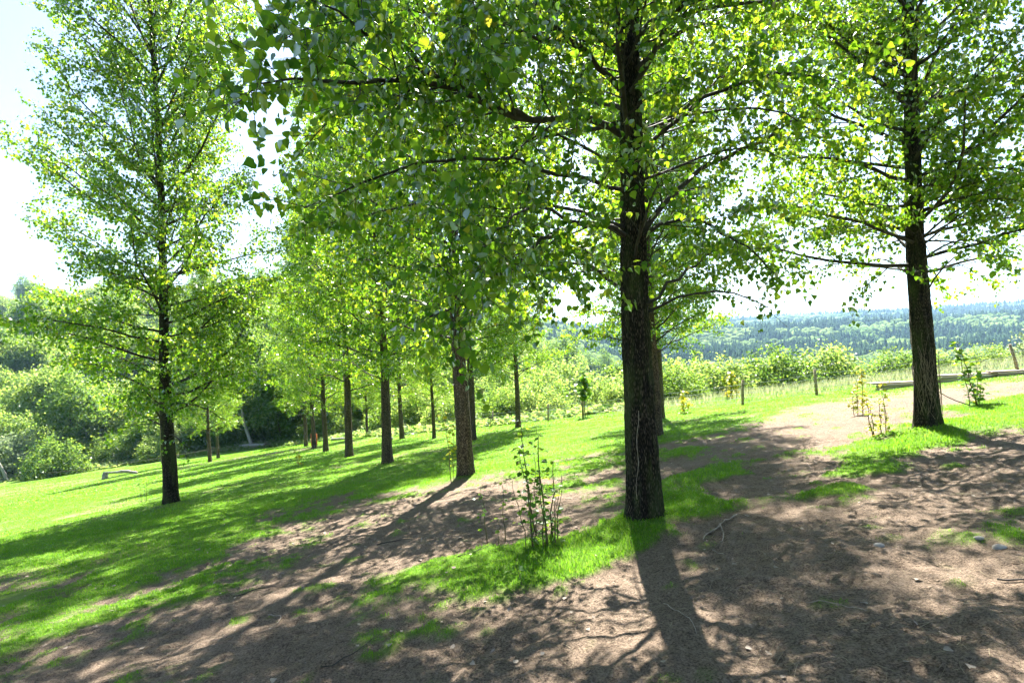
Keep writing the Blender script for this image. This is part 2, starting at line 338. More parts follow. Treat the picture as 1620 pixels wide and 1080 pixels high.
def ground_mat():
    m, t, o = newmat('soil_and_turf')
    tc = nd(t, 'ShaderNodeTexCoord'); v = tc.outputs['Object']
    at = nd(t, 'ShaderNodeAttribute', attribute_name='turf'); tf = at.outputs['Fac']
    wd = nd(t, 'ShaderNodeAttribute', attribute_name='wood').outputs['Fac']
    n1 = noise(t, v, 1.3, 6, .62); n2 = noise(t, v, 14, 6, .7); n3 = noise(t, v, 70, 4, .7); n4 = noise(t, v, 4.5, 5, .6)
    soil = ramp(t, [(.25, (.062, .042, .028)), (.5, (.125, .090, .064)), (.75, (.225, .172, .128))], n1)
    soil = mix(t, .55, soil, ramp(t, [(.33, (.036, .024, .016)), (.52, (.158, .112, .078)), (.72, (.37, .285, .21))], n2))
    soil = mix(t, .42, soil, ramp(t, [(.40, (.024, .016, .011)), (.60, (.36, .275, .20))], n3))
    turf_c = ramp(t, [(.3, (.07, .15, .010)), (.55, (.105, .20, .014)), (.8, (.15, .235, .028))], n4)
    turf_c = mix(t, .4, turf_c, ramp(t, [(.3, (.04, .10, .01)), (.7, (.12, .24, .025))], n2))
    dryp = ramp(t, [(.52, (0, 0, 0)), (.72, (1, 1, 1))], noise(t, mapping(t, v, (.35, .5, 1)), 1, 5))
    turf_c = mix(t, mth(t, 'MULTIPLY', dryp, .45), turf_c, (.22, .21, .07))
    c = mix(t, tf, soil, turf_c)
    opn = nd(t, 'ShaderNodeAttribute', attribute_name='open').outputs['Fac']
    far_c = ramp(t, [(.40, (.03, .07, .018)), (.56, (.06, .11, .035)), (.66, (.16, .22, .08))], noise(t, v, .012, 5))
    c = mix(t, wd, c, mix(t, opn, mix(t, noise(t, v, .3, 4), (.02, .05, .012), (.07, .12, .03)), far_c))
    b = nd(t, 'ShaderNodeBsdfPrincipled'); b.inputs['Roughness'].default_value = .95
    b.inputs['Specular IOR Level'].default_value = .15
    hs = mth(t, 'ADD', mth(t, 'MULTIPLY', n2, .7), mth(t, 'MULTIPLY', n3, .4))
    t.links.new(c, b.inputs['Base Color']); t.links.new(bump(t, hs, 1.0, .05), b.inputs['Normal'])
    t.links.new(b.outputs[0], o.inputs[0]); return m
M['ground'] = ground_mat()

# ------------------------------------------------------------------ ground
def axis(lo, hi, step, gneg, neglim, gpos, poslim):
    a = list(np.arange(lo, hi, step)); s = step
    while a[-1] < poslim: s *= gpos; a.append(a[-1]+s)
    s = step; b = [lo]
    while b[-1] > neglim: s *= gneg; b.append(b[-1]-s)
    return np.array(b[:0:-1]+a)
gx = axis(-5, 5.5, .045, 1.06, -3500, 1.06, 3500)
gy = axis(2.0, 8.5, .045, 1.25, -300, 1.045, 4200)
X, Y = np.meshgrid(gx, gy); xf, yf = X.ravel(), Y.ravel()
tf = turf(xf, yf); zf = H(xf, yf)+bumps(xf, yf, tf)
acc = Acc(); nx, ny = len(gx), len(gy)
i = (np.arange(ny-1)[:, None]*nx+np.arange(nx-1)[None]).ravel()
acc.add(np.stack([xf, yf, zf], -1), np.stack([i, i+1, i+nx+1, i+nx], -1))
me = acc.mesh('ground', M['ground'], True)
a = me.attributes.new('turf', 'FLOAT', 'POINT'); a.data.foreach_set('value', tf.astype(np.float32))
EDGE = np.array([(-400, 60), (-62, 57), (-45, 60), (-30, 67), (-20, 60), (-13, 50), (-7.5, 40), (-1.5, 36.5), (2.5, 32.5), (8, 29.5), (12, 27), (17, 22.5), (30, 17), (400, 10)], float)
edge_y = np.interp(xf, EDGE[:, 0], EDGE[:, 1])
wood = ss(1.0, 5.0, yf-edge_y)
a = me.attributes.new('wood', 'FLOAT', 'POINT'); a.data.foreach_set('value', wood.astype(np.float32))
op = ss(350, 650, np.hypot(xf, yf)); a = me.attributes.new('open', 'FLOAT', 'POINT'); a.data.foreach_set('value', op.astype(np.float32))
ground = link('ground', me); ground['kind'] = 'structure'; ground['label'] = 'sloping meadow of bright grass worn to bare brown soil under the trees'

# ------------------------------------------------------------------ poplars
def limb_path(rng, p0, az, elev, L, n=8, droop=0.0, rise=0.15, wob=.12):
    d = np.array([math.cos(az)*math.cos(elev), math.sin(az)*math.cos(elev), math.sin(elev)])
    P = [np.array(p0, float)]; step = L/(n-1)
    for k in range(n-1):
        d = d+np.array([0, 0, rise-droop*(k/(n-1))])*.5+rng.normal(0, wob, 3)*.5
        d /= np.linalg.norm(d); P.append(P[-1]+d*step)
    return np.array(P)

def sprout(rng, wood, LP, LD, LS, P, r0, L, sec_gap, twig_gap, leaf_gap, leaf_size, start=.12, sides=5, bare=0.0, twl=1.0):
    """secondary shoots and twigs along limb path P; fills wood Acc and leaf lists"""
    n = len(P); rad = r0*(1-np.linspace(0, 1, n))**.8+.004
    tube(wood, P, rad, sides)
    D = np.gradient(P, axis=0); seg = L/(n-1)
    s = start*L; side = rng.random()*6.28
    def leafrow(Q, gap, s0=.15):
        Ls = np.linalg.norm(Q[-1]-Q[0]); c = max(2, int(Ls*(1-s0)/gap))
        ts = np.repeat(np.linspace(s0, 1, c), 2)*(len(Q)-1); c *= 2; ii = np.minimum(ts.astype(int), len(Q)-2); f = (ts-ii)[:, None]
        B = Q[ii]*(1-f)+Q[ii+1]*f; T = nrm(Q[ii+1]-Q[ii])
        rv = nrm(rng.normal(0, 1, (c, 3))); sd = nrm(np.cross(T, rv))
        pet = nrm(sd+T*.35+np.array([0, 0, -.25]))
        dr = nrm(pet*.55+np.array([0, 0, -.75])+rng.normal(0, .35, (c, 3)))
        LP.append(B+pet*leaf_size*rng.uniform(.25, .9, (c, 1))+rng.normal(0, .012, (c, 3))); LD.append(dr)
        LS.append(leaf_size*rng.uniform(.6, 1.15, c))
    while s < L:
        t = s/L; i = min(int(s/seg), n-2); f = s/seg-i
        p = P[i]*(1-f)+P[i+1]*f; d = nrm(D[i])
        side += 2.4+rng.normal(0, .4)
        a = np.cross(d, [0, 0, 1.]); a = nrm(a); b = np.cross(a, d)
        sdv = a*math.cos(side)+b*math.sin(side)*.6
        l2 = (.30+.36*L*(1-t)**.8)*rng.uniform(.7, 1.2)*twl
        l2 = min(l2, 1.7)
        dd = nrm(d*.75+sdv*.8)
        az, el = math.atan2(dd[1], dd[0]), math.asin(np.clip(dd[2], -1, 1))
        m = 5 if l2 > .6 else 4
        Q = limb_path(rng, p, az, el, l2, m, droop=.35, rise=.12, wob=.2)
        tube(wood, Q, np.linspace(max(.0035, r0*.32*(1-t)+.003), .0022, m), 4 if r0 > .02 else 3, cap=False)
        if rng.random() > bare:
            leafrow(Q, leaf_gap, .3)
            u = .22*l2
            while u < l2*.97:
                j = min(int(u/l2*(m-1)), m-2); g = u/l2*(m-1)-j
                q = Q[j]*(1-g)+Q[j+1]*g; e = nrm(Q[j+1]-Q[j])
                rv = nrm(np.cross(e, rng.normal(0, 1, 3)))
                ee = nrm(e*.6+rv*.8+np.array([0, 0, .05]))
                l3 = rng.uniform(.16, .42)*twl
                T3 = np.stack([q, q+ee*l3*.5, q+nrm(ee+np.array([0, 0, -.25]))*l3])
                tube(wood, T3[[0, 2]], [.0026, .0014], 3, cap=False)
                leafrow(T3, leaf_gap, .12)
                u += twig_gap*rng.uniform(.7, 1.3)
        s += sec_gap*rng.uniform(.6, 1.4)*(1.15-.4*t)
    leafrow(P[int(n*.6):], leaf_gap, .1)

def trunk_acc(rng, h, r0, lean, sides, rows, fiss=0.0, flare=.45, seed=0):
    """fissured trunk from just below ground to the tip"""
    zs = np.concatenate([np.linspace(-.25, min(6.2, h*.45), rows), np.linspace(min(6.2, h*.45)+.3, h, 10)])
    th = np.arange(sides)*2*math.pi/sides
    rr = r0*np.interp(zs, [0, 5.5, h], [1, .56, .07])*(1+flare*np.exp(-np.clip(zs+.05, 0, 9)/.22)*.55)
    cx = lean[0]*zs+.05*np.sin(zs*.55+seed)*np.clip(zs/3, 0, 1); cy = lean[1]*zs+.05*np.cos(zs*.47+seed)*np.clip(zs/3, 0, 1)
    TH, ZZ = np.meshgrid(th, zs); RR = np.repeat(rr[:, None], sides, 1)
    ct, st = np.cos(TH), np.sin(TH)
    RR = RR*(1+.07*(fbm(ct*1.5+5, st*1.5+5, ZZ*.5, 2, seed)-.5)*2)
    RR = RR*(1+.30*np.exp(-np.clip(ZZ+.05, 0, 9)/.22)*(np.cos(TH*5+seed)*.5))
    if fiss > 0:
        a = fbm(ct*7+9, st*7+9, ZZ*1.6, 3, seed+1); rdg = 1-np.abs(2*a-1)*3.0
        a2 = fbm(ct*14+9, st*14+9, ZZ*5, 2, seed+4)
        RR = RR-fiss*np.clip(rdg, 0, 1)+fiss*.6*(a2-.5)
    V = np.stack([cx[:, None]+RR*ct, cy[:, None]+RR*st, ZZ], -1).reshape(-1, 3)
    m = len(zs); i = np.arange(m-1)[:, None]*sides; j = np.arange(sides)[None]; k = (j+1) % sides
    A = Acc(); A.add(V, np.stack([i+j, i+k, i+sides+k, i+sides+j], -1).reshape(-1, 4))
    return A, (lambda z: (lean[0]*z, lean[1]*z, r0*float(np.interp(z, [0, 5.5, h], [1, .56, .07]))))

class Poplar: pass
def grow(seed, h, r0, crown0, maxr, gap, lean=(0, 0), sides=16, rows=30, fiss=0.0, leaf_size=.08, sec_gap=.26,
         twig_gap=.15, leaf_gap=.05, custom=None, custom_below=0.0, shape='full', profile=None, skip=None, dead=0, inner=0):
    rng = np.random.default_rng(seed); t = Poplar()
    A, axisf = trunk_acc(rng, h, r0, lean, sides, rows, fiss, seed=seed)
    t.trunk = A; t.limbs = []; LP, LD, LS = [], [], []
    if custom:
        for P, r in custom:
            n = 5+4*len(P)//2; Q = resample(P, n); L = float(np.linalg.norm(np.diff(Q, axis=0), axis=1).sum())
            Q[1:-1] += rng.normal(0, .018, Q[1:-1].shape)
            wd_ = Acc(); sprout(rng, wd_, LP, LD, LS, Q, r, L, sec_gap, twig_gap, leaf_gap, leaf_size, start=.14, sides=7)
            t.limbs.append(wd_)
    z = crown0; az = rng.random()*6.28
    while z < h*.96:
        f = (z-crown0)/(h-crown0)
        az += 2.4+rng.normal(0, .35)
        if not (custom and z < custom_below) and not (skip and skip(z, az % 6.283)):
            prof = (profile(f) if profile else (.80+.45*f if f < .3 else .935*(1-((f-.3)/.7)**1.9)+.10))
            L = maxr*prof*rng.uniform(.75, 1.15)
            el = R(8)+R(52)*f+rng.normal(0, .1)
            x, y, r = axisf(z); n = 8 if L > 1.5 else 6
            P = limb_path(rng, (x+math.cos(az)*r*.6, y+math.sin(az)*r*.6, z), az, el, L, n, droop=.42*(1-f), rise=.18, wob=.20)
            wd_ = Acc(); sprout(rng, wd_, LP, LD, LS, P, (.008+.0075*L)*(1-.3*f), L, sec_gap, twig_gap, leaf_gap, leaf_size, bare=(.35 if f < .04 else 0))
            t.limbs.append(wd_)
        z += gap*rng.uniform(.6, 1.4)
    for q in range(inner):
        z = crown0+.2+(min(h*.6, 8.5)-crown0)*rng.random(); x, y, r = axisf(z); az = rng.uniform(0, 6.28); L = rng.uniform(.45, 1.5)
        P = limb_path(rng, (x+math.cos(az)*r*.6, y+math.sin(az)*r*.6, z), az, R(rng.uniform(5, 45)), L, 6, droop=.3, rise=.12, wob=.15)
        wd_ = Acc(); sprout(rng, wd_, LP, LD, LS, P, .006+.004*L, L, .14, .13, .05, leaf_size, start=.25, sides=4); t.limbs.append(wd_)
    for q in range(dead):
        z = crown0-.35+2.6*rng.random(); x, y, r = axisf(z); az = rng.uniform(0, 6.28); L = rng.uniform(.9, 2.1)
        P = limb_path(rng, (x+math.cos(az)*r*.6, y+math.sin(az)*r*.6, z), az, R(rng.uniform(-5, 30)), L, 8, droop=.75, rise=.06, wob=.16)
        wd_ = Acc(); sprout(rng, wd_, LP, LD, LS, P, .009+.003*L, L, .16, .16, .09, leaf_size, bare=.75); t.limbs.append(wd_)
    # leader shoot leaves
    x, y, r = axisf(h*.93); P = limb_path(rng, (x, y, h*.93), 0, R(85), h*.1, 5, wob=.05)
    wd_ = Acc(); sprout(rng, wd_, LP, LD, LS, P, .015, h*.1, .15, twig_gap, leaf_gap, leaf_size); t.limbs.append(wd_)
    t.P = np.concatenate(LP); t.D = np.concatenate(LD); t.S = np.concatenate(LS)
    up_ = np.array([0, 0, .5])
    t.N = nrm(rng.normal(0, 1, t.P.shape)+up_)
    t.shape = shape
    return t
def foliage_mesh(t, keep=None, mat=None, jit=1.0):
    A = Acc(); k = slice(None) if keep is None else keep
    P, D, N_, S_ = t.P[k], t.D[k], t.N[k], t.S[k]
    near = (P[:, 2] < 5.0) if t.shape == 'full' else np.zeros(len(P), bool)
    leaves(A, P[near], D[near], N_[near], S_[near], 'full'); leaves(A, P[~near], D[~near], N_[~near], S_[~near]*1.0, 'lite'); return A.mesh('foliage', mat or M['leaf'])
def single_leaf():
    """one detailed poplar leaf, unit length, +Y to tip, with petiole"""
    A = Acc()
    out = [(.0, 0), (.22, -.03), (.42, .10), (.50, .30), (.40, .55), (.20, .80), (0, 1.05)]
    mid = [(0, y) for y in (0, .08, .2, .36, .56, .8)]
    V = []; n = len(out)
    for sgn in (1, -1):
        for x, y in out: V.append((x*sgn, y, .10*abs(x)-.10*y*y+.05*math.sin(x*9+y*5)))
    for x, y in mid: V.append((0, y, -.03-.10*y*y))
    m0 = 2*n; T = []
    for b, s_ in ((0, 1), (n, -1)):
        for k in range(n-1):
            mk = m0+min(k, 5); mk1 = m0+min(k+1, 5)
            T.append((mk, b+k, b+k+1) if s_ > 0 else (mk, b+k+1, b+k))
            if mk1 != mk: T.append((mk, b+k+1, mk1) if s_ > 0 else (mk, mk1, b+k+1))
    A.add(V, None, T)
    tube(A, [(0, .02, -.03), (0, -.25, .03), (0, -.5, .14)], [.012, .010, .012], 3, cap=False)
    return A.mesh('leaf', M['leaf'])
LEAF = single_leaf()
def leaf_part(parent, p, d, n, s, mesh=None):
    d = Vector(d).normalized(); b = d.cross(Vector(n)).normalized(); nn = b.cross(d)
    m = Matrix((b, d, nn)).transposed().to_4x4()
    o = bpy.data.objects.new('leaf', mesh or LEAF); COL.objects.link(o); o.parent = parent
    m = m @ Matrix.Diagonal((s, s, s, 1)); m.translation = Vector(p); o.matrix_local = m
    return o
def plant_poplar(t, loc, label, rz=0.0, scale=1.0, group='poplar trees planted in rows', bark='bark', split=True, cache={}, nleaf=0, mirror=False):
    root = thing('poplar_tree', loc, label, 'tree', group, rz); root.scale = (scale,)*3
    if id(t) not in cache:
        c = {}
        c['trunk'] = t.trunk.mesh('trunk', M[bark], True)
        c['limbs'] = [a.mesh('branch', M['twig'], True) for a in t.limbs]
        j = Acc()
        for a in t.limbs: j.merge(a)
        c['joined'] = j
        keep = None
        if nleaf:
            W = t.P+np.array(loc); v = W-np.array([0, 0, EYE]); dep = v@np.array(fw)
            sx = v@np.array(rt)/np.maximum(dep, .01); sy = v@np.array(up)/np.maximum(dep, .01)
            vis = (dep > .6) & (np.abs(sx) < .89) & (np.abs(sy) < .59)
            sz = np.where(vis, t.S/np.maximum(dep, .01), 0)
            big = np.argsort(-sz)[:nleaf]; big = big[sz[big] > 0]
            keep = np.ones(len(t.P), bool); keep[big] = False; c['big'] = big
        c['fol'] = foliage_mesh(t, keep)
        cache[id(t)] = c
    c = cache[id(t)]
    link('trunk', c['trunk'], root)
    if split:
        for me_ in c['limbs']: link('branch', me_, root)
    else:
        if not isinstance(c['joined'], bpy.types.Mesh): c['joined'] = c['joined'].mesh('branches', M['twig'], True)
        link('branches', c['joined'], root, 'stuff')
    link('foliage', c['fol'], root, 'stuff')
    if nleaf:
        for k in c['big']: leaf_part(root, t.P[k], t.D[k], t.N[k], t.S[k]*1.05)
    return root

# --- the tall poplar in the middle of the view
C0 = np.array([1.32, 5.99, Z(1.32, 5.99)-.06])
LIMBS = {
'L1':[(1.29,5.95,3.68),(0.85,5.6,3.77),(0.23,5.0,3.55),(-0.25,4.4,3.53),(-0.61,3.9,3.42),(-0.87,3.4,3.17),(-1.25,2.9,2.95)],
'L1b':[(0.23,5.0,3.55),(-0.02,4.7,3.55),(-0.38,4.2,3.51),(-0.61,3.7,3.53),(-0.77,3.4,3.48),(-0.97,3.0,3.43)],
'L2':[(1.25,5.95,4.2),(0.8,5.5,4.39),(0.41,4.9,4.42),(-0.01,4.2,4.41)],
'L2b':[(0.8,5.5,4.39),(0.06,4.2,3.93),(-0.12,3.2,3.46)],
'L3':[(1.23,5.95,2.66),(0.79,5.5,2.71),(0.37,4.9,2.48),(0.06,4.4,2.18),(-0.2,4.0,2.0),(-0.52,3.6,1.76)],
'L3b':[(0.79,5.5,2.71),(0.21,4.7,2.68),(-0.1,3.9,2.33),(-0.16,3.4,2.16)],
'L3c':[(1.23,5.95,2.74),(0.7,6.3,3.05),(-0.28,6.6,3.39),(-1.36,6.8,3.27),(-2.31,6.9,3.1)],
'L4':[(1.2,5.97,2.06),(0.98,6.1,2.29),(0.71,6.3,2.45),(0.33,6.6,2.33),(-0.05,6.9,2.07)],
'L5':[(1.5,5.95,2.67),(1.75,6.0,3.06),(2.12,6.1,3.34),(2.79,6.2,3.65),(3.69,6.4,4.15)],
'L6':[(1.49,5.95,2.65),(1.64,5.7,2.73),(1.83,5.5,2.68),(2.12,5.2,2.39),(2.29,4.9,2.07)],
'L7':[(1.49,5.98,1.93),(1.96,6.4,2.28),(2.51,6.9,2.58),(3.23,7.5,2.8)],
'L8':[(1.42,5.95,3.53),(1.66,5.6,3.65),(1.96,5.2,3.77),(2.3,4.7,3.69),(2.52,4.2,3.39)],
'L9':[(1.43,5.95,4.39),(1.88,6.2,4.84),(2.49,6.5,5.19),(3.3,6.8,5.56)],
'L10':[(1.31,5.97,3.97),(1.01,6.6,4.36),(0.47,7.3,4.77),(-0.45,8.0,5.3)],
'L11':[(1.32,5.97,4.81),(0.68,5.2,4.82),(0.1,4.6,4.78)],
'L12':[(1.45,5.97,4.74),(1.77,5.2,4.71),(1.96,4.4,4.45)],
'L13':[(1.26,5.97,3.14),(0.49,5.3,3.17),(-0.29,4.7,3.13),(-0.92,4.2,2.85),(-1.35,3.8,2.54)]}
RAD = dict(L1=.036, L1b=.024, L2=.03, L2b=.016, L3=.024, L3b=.014, L3c=.02, L4=.016, L5=.03, L6=.017, L7=.016, L8=.022, L9=.024, L10=.024, L11=.02, L12=.018, L13=.02)
custom = []
for k, P in LIMBS.items():
    P = np.array(P)-C0
    if k not in ('L1b', 'L2b', 'L3b'): P[0, 0] = np.clip(P[0, 0], -.1, .1)
    custom.append((P, RAD[k]))
tc_ = grow(11, 16.5, .185, 2.3, 2.9, .20, lean=(.006, 0), sides=72, rows=230, fiss=.022, custom=custom, custom_below=3.8, inner=18, leaf_size=.058,
           sec_gap=.17, twig_gap=.11, leaf_gap=.045, dead=10)
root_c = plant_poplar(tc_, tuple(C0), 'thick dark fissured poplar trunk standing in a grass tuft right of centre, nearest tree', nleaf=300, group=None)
# thin dead climber clinging to the trunk
A = Acc(); pts = []
for k in range(16):
    z = .05+k*.075; th = R(-128)+.02*k+.05*math.sin(k); r_ = .225-.02*min(z, 1)
    pts.append((math.cos(th)*r_-.0, math.sin(th)*r_, z))
tube(A, pts[3:], .0032, 5); link('vine_stem', A.mesh('vine_stem', M['dry'], True), root_c)

# --- right poplar with dead ivy on the trunk
tr_ = grow(23, 16, .18, 2.5, 3.4, .13, lean=(.001, 0), sides=48, rows=160, fiss=.019, leaf_size=.068, sec_gap=.18, twig_gap=.125, leaf_gap=.057, dead=9, inner=40)
LR = (6.61, 9.15, Z(6.61, 9.15)-.05)
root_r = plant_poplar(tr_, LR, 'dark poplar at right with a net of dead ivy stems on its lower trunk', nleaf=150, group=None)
rngv = np.random.default_rng(5)
for k in range(44):
    th = R(-90)+rngv.uniform(-1.25, 1.25); z = rngv.uniform(.1, .7); pts = []; L = rngv.uniform(.35, .9)
    for q in range(8):
        zz = z+L*q/7; rr_ = .2-.012*zz
        pts.append((.001*zz+math.cos(th)*rr_, math.sin(th)*rr_, zz)); th += rngv.normal(0, .13)
    A = Acc(); tube(A, pts, rngv.uniform(.002, .0045), 4); link('ivy_stem', A.mesh('ivy_stem', M['vine'], True), root_r)

# --- left poplar, airy, narrow above
tl_ = grow(37, 17.5, .18, 2.0, 3.5, .155, lean=(.0, 0), sides=28, rows=60, fiss=.010, leaf_size=.080, sec_gap=.20, twig_gap=.125, leaf_gap=.054, shape='lite', dead=8, inner=14)
plant_poplar(tl_, (-9.35, 15.34, Z(-9.35, 15.34)-.05), 'tall airy poplar standing alone on the left, whole crown against the sky', 2.2, 1.06, group=None)

# --- shared variants for the rows
va = grow(41, 18.5, .17, 2.7, 3.1, .17, sides=24, rows=60, fiss=.010, leaf_size=.088, sec_gap=.20, twig_gap=.135, leaf_gap=.058, shape='lite')
vb = grow(59, 18, .165, 2.6, 3.0, .17, sides=24, rows=60, fiss=.010, leaf_size=.088, sec_gap=.20, twig_gap=.135, leaf_gap=.058, shape='lite')
ROWS = [
 (va, -1.11, 12.07, .5, 1.08, 'bark_lit_brown', True, 'brown lit poplar nearest left of the big dark trunk, thin yellow sapling beside it'),
 (vb, -4.06, 17.76, 2.1, 1.02, 'bark_lit_brown', True, 'second poplar of the receding row, left of the brown lit trunk'),
 (va, -7.22, 24.53, 4.0, 1.06, 'bark_lit_brown', True, 'third poplar of the receding row, straight trunk between the second and fourth'),
 (vb, -10.99, 32.81, 5.1, .98, 'bark_lit_brown', False, 'fourth poplar of the receding row, slim trunk ringed by tree shade'),
 (va, -14.58, 40.98, 1.1, 1.0, 'bark_lit_brown', False, 'fifth poplar of the receding row, just right of an orange board'),
 (vb, -17.62, 47.64, 3.3, 1.0, 'bark_lit_brown', False, 'last poplar of the receding row, just left of an orange board'),
 (vb, 3.50, 14.16, .2, .80, 'bark', True, 'poplar mostly hidden right behind the big dark trunk'),
 (va, 5.09, 20.05, 1.9, .9, 'bark', True, 'smaller poplar behind the big trunk, near a yellow seedling by the fence'),
 (va, -1.80, 23.36, 2.6, .95, 'bark_lit_brown', True, 'poplar partly hidden behind the brown lit trunk, casting shade to its right'),
 (vb, 0.11, 28.21, 1.4, .85, 'bark_lit_brown', False, 'back row poplar standing alone at the sunny meadow edge left of a wooden post'),
 (va, -6.95, 34.62, 5.7, .9, 'bark_lit_brown', False, 'slim poplar in the back row between the two nearest row trunks'),
 (vb, -4.22, 29.2, .9, .62, 'bark_lit_brown', False, 'very thin poplar with a sliver of shadow at its foot in the back row'),
 (va, -12.92, 49.36, 3.9, .75, 'bark_lit_brown', False, 'small far poplar by the bracken, seen between second and third row trunks'),
 (vb, -21.5, 66.0, 2.2, 1.0, 'bark_lit_brown', False, 'far leaning poplar beyond the meadow edge left of the third row trunk'),
 (va, -23.3, 43.2, .1, .85, 'bark', False, 'slim poplar right of the solitary left tree, left one of a pair'),
 (vb, -27.14, 51.73, 4.6, .85, 'bark', False, 'thin poplar right of the solitary left tree, right one of a pair'),
]
for t, x, y, rz, sc, bk, sp, lab in ROWS:
    plant_poplar(t, (x, y, Z(x, y)-.05), lab, rz, sc, split=sp, bark=bk)
# neighbours of the rows just outside the picture whose crowns and shade reach in
plant_poplar(tl_, (4.3, .5, Z(4.3, .5)-.05), 'poplar just outside the right edge whose dark leaves hang into the top right corner', 2.0, .96, group=None)
plant_poplar(tr_, (12.6, 2.5, Z(12.6, 2.5)-.05), 'poplar outside the right edge shading the bare soil at the right', 1.0, 1.0, group=None)

# ------------------------------------------------------------------ bushes and woodland trees
def blob(seed, w, h, n_clump, per, size, mat, flat=.55, low=.0, sp=.34):
    rng = np.random.default_rng(seed); A = Acc()
    u = rng.normal(0, 1, (n_clump, 3)); u = nrm(u); u[:, 2] = np.abs(u[:, 2])*1.0-low
    rad = rng.uniform(.45, 1.0, n_clump)[:, None]**.45
    lob = 1+.28*np.sin(3*np.arctan2(u[:, 1], u[:, 0])+seed)[:, None]*rng.uniform(.4, 1, (n_clump, 1))
    C = u*rad*lob*np.array([w/2, w/2, h*.92])
    P = (C[:, None]+rng.normal(0, sp, (n_clump, per, 3))*np.array([1, 1, .75])*(w/6.)).reshape(-1, 3)
    P[:, 2] = np.abs(P[:, 2]-.02)
    Nn = nrm(nrm(P-np.array([0, 0, h*.35]))*.7+rng.normal(0, .8, P.shape)+np.array([0, 0, .4]))
    D = nrm(rng.normal(0, 1, P.shape)+np.array([0, 0, -.3]))
    leaves(A, P, D, Nn, size*rng.uniform(.6, 1.3, len(P)), 'lite')
    return A.mesh('foliage', mat)
def stems(seed, w, h, n, r, mat):
    rng = np.random.default_rng(seed); A = Acc()
    for k in range(n):
        a = rng.uniform(0, 6.28); l = rng.uniform(.6, .9)*h
        P = limb_path(rng, (rng.normal(0, .1)*w*.2, rng.normal(0, .1)*w*.2, -.2), a, R(rng.uniform(55, 85)), l, 6, wob=.15)
        tube(A, P, np.linspace(r, r*.25, 6), 5)
    return A.mesh('stem', mat, True)
SH = [blob(101+k, 4.6, 3.4, 300, 30, .155, M[mt], sp=.34) for k, mt in enumerate(['leaf_far', 'leaf_far', 'leaf_dark', 'leaf_silver'])]
SHS = [stems(111+k, 3, 2.6, 7, .05, M['twig']) for k in range(2)]
def tree_meshes(seed, w, h, mat, cb):
    rng = np.random.default_rng(seed)
    A = Acc(); P = limb_path(rng, (0, 0, -.4), rng.uniform(0, 6), R(84), h*.8, 9, wob=.07); tube(A, P, np.linspace(.028*h*.6, .03, 9), 8)
    B = Acc()
    for k in range(14):
        q = P[rng.integers(3, 8)]; Q = limb_path(rng, q, rng.uniform(0, 6.28), R(rng.uniform(10, 55)), w*.42, 5, wob=.15); tube(B, Q, np.linspace(.07, .015, 5), 4)
    rng2 = np.random.default_rng(seed+1); C = Acc(); nc = 360
    u = nrm(rng2.normal(0, 1, (nc, 3))); rad = rng2.uniform(.2, 1, (nc, 1))**.45
    zc = (h+cb)/2; ex = 1+.25*np.sin(u[:, :1]*5+seed)+.2*np.cos(u[:, 1:2]*6)
    Cc = u*rad*ex*np.array([w/2, w/2, (h-cb)/2])+np.array([0, 0, zc])
    Pn = (Cc[:, None]+rng2.normal(0, .42, (nc, 30, 3))*np.array([1, 1, .7])*(w/7.)).reshape(-1, 3)
    Nn = nrm(nrm(Pn-np.array([0, 0, zc]))*.7+rng2.normal(0, .8, Pn.shape)+np.array([0, 0, .4])); D = nrm(rng2.normal(0, 1, Pn.shape)+np.array([0, 0, -.3]))
    leaves(C, Pn, D, Nn, .30*rng2.uniform(.6, 1.3, len(Pn)), 'lite')
    return A.mesh('trunk', M['bark_lit_brown'], True), B.mesh('branches', M['twig'], True), C.mesh('foliage', mat)
TV = [tree_meshes(201, 7.5, 10.5, M['leaf_far'], 1.6), tree_meshes(207, 6.5, 12, M['leaf_dark'], 2.0), tree_meshes(213, 8, 9.0, M['leaf_far'], 1.0)]
rb = np.random.default_rng(77)
KS = ['pale round', 'pale loose', 'dark green', 'silvery leaved']; KT = ['pale broad crowned', 'dark taller', 'low spreading pale']
def zone(x, y):
    u = x/y
    for lim, w_ in ((-.75, 'at the far left edge'), (-.55, 'left of the solitary left poplar'), (-.35, 'right of the solitary left poplar'), (-.12, 'seen between the row poplars'), (.10, 'left of the big dark trunk'),
                    (.35, 'around the big dark trunk'), (.5, 'right of the big dark trunk'), (.72, 'left of the right hand poplar'), (9, 'right of the right hand poplar')):
        if u < lim: return w_
def shrub(x, y, k, s, label, group=None, sz=1.0):
    o = thing('shrub', (x, y, Z(x, y)-.1), label, 'shrub', group, rb.uniform(0, 6.28)); o.scale = (s, s, s*sz)
    link('foliage', SH[k], o, 'stuff'); link('stem', SHS[k % 2], o); return o
def wtree(x, y, k, s, label, group, sz=1.0):
    o = thing('woodland_tree', (x, y, Z(x, y)-.2), label, 'tree', group, rb.uniform(0, 6.28)); o.scale = (s, s, s*sz)
    tr, br, fo = TV[k]; link('trunk', tr, o); link('branches', br, o, 'stuff'); link('foliage', fo, o, 'stuff'); return o
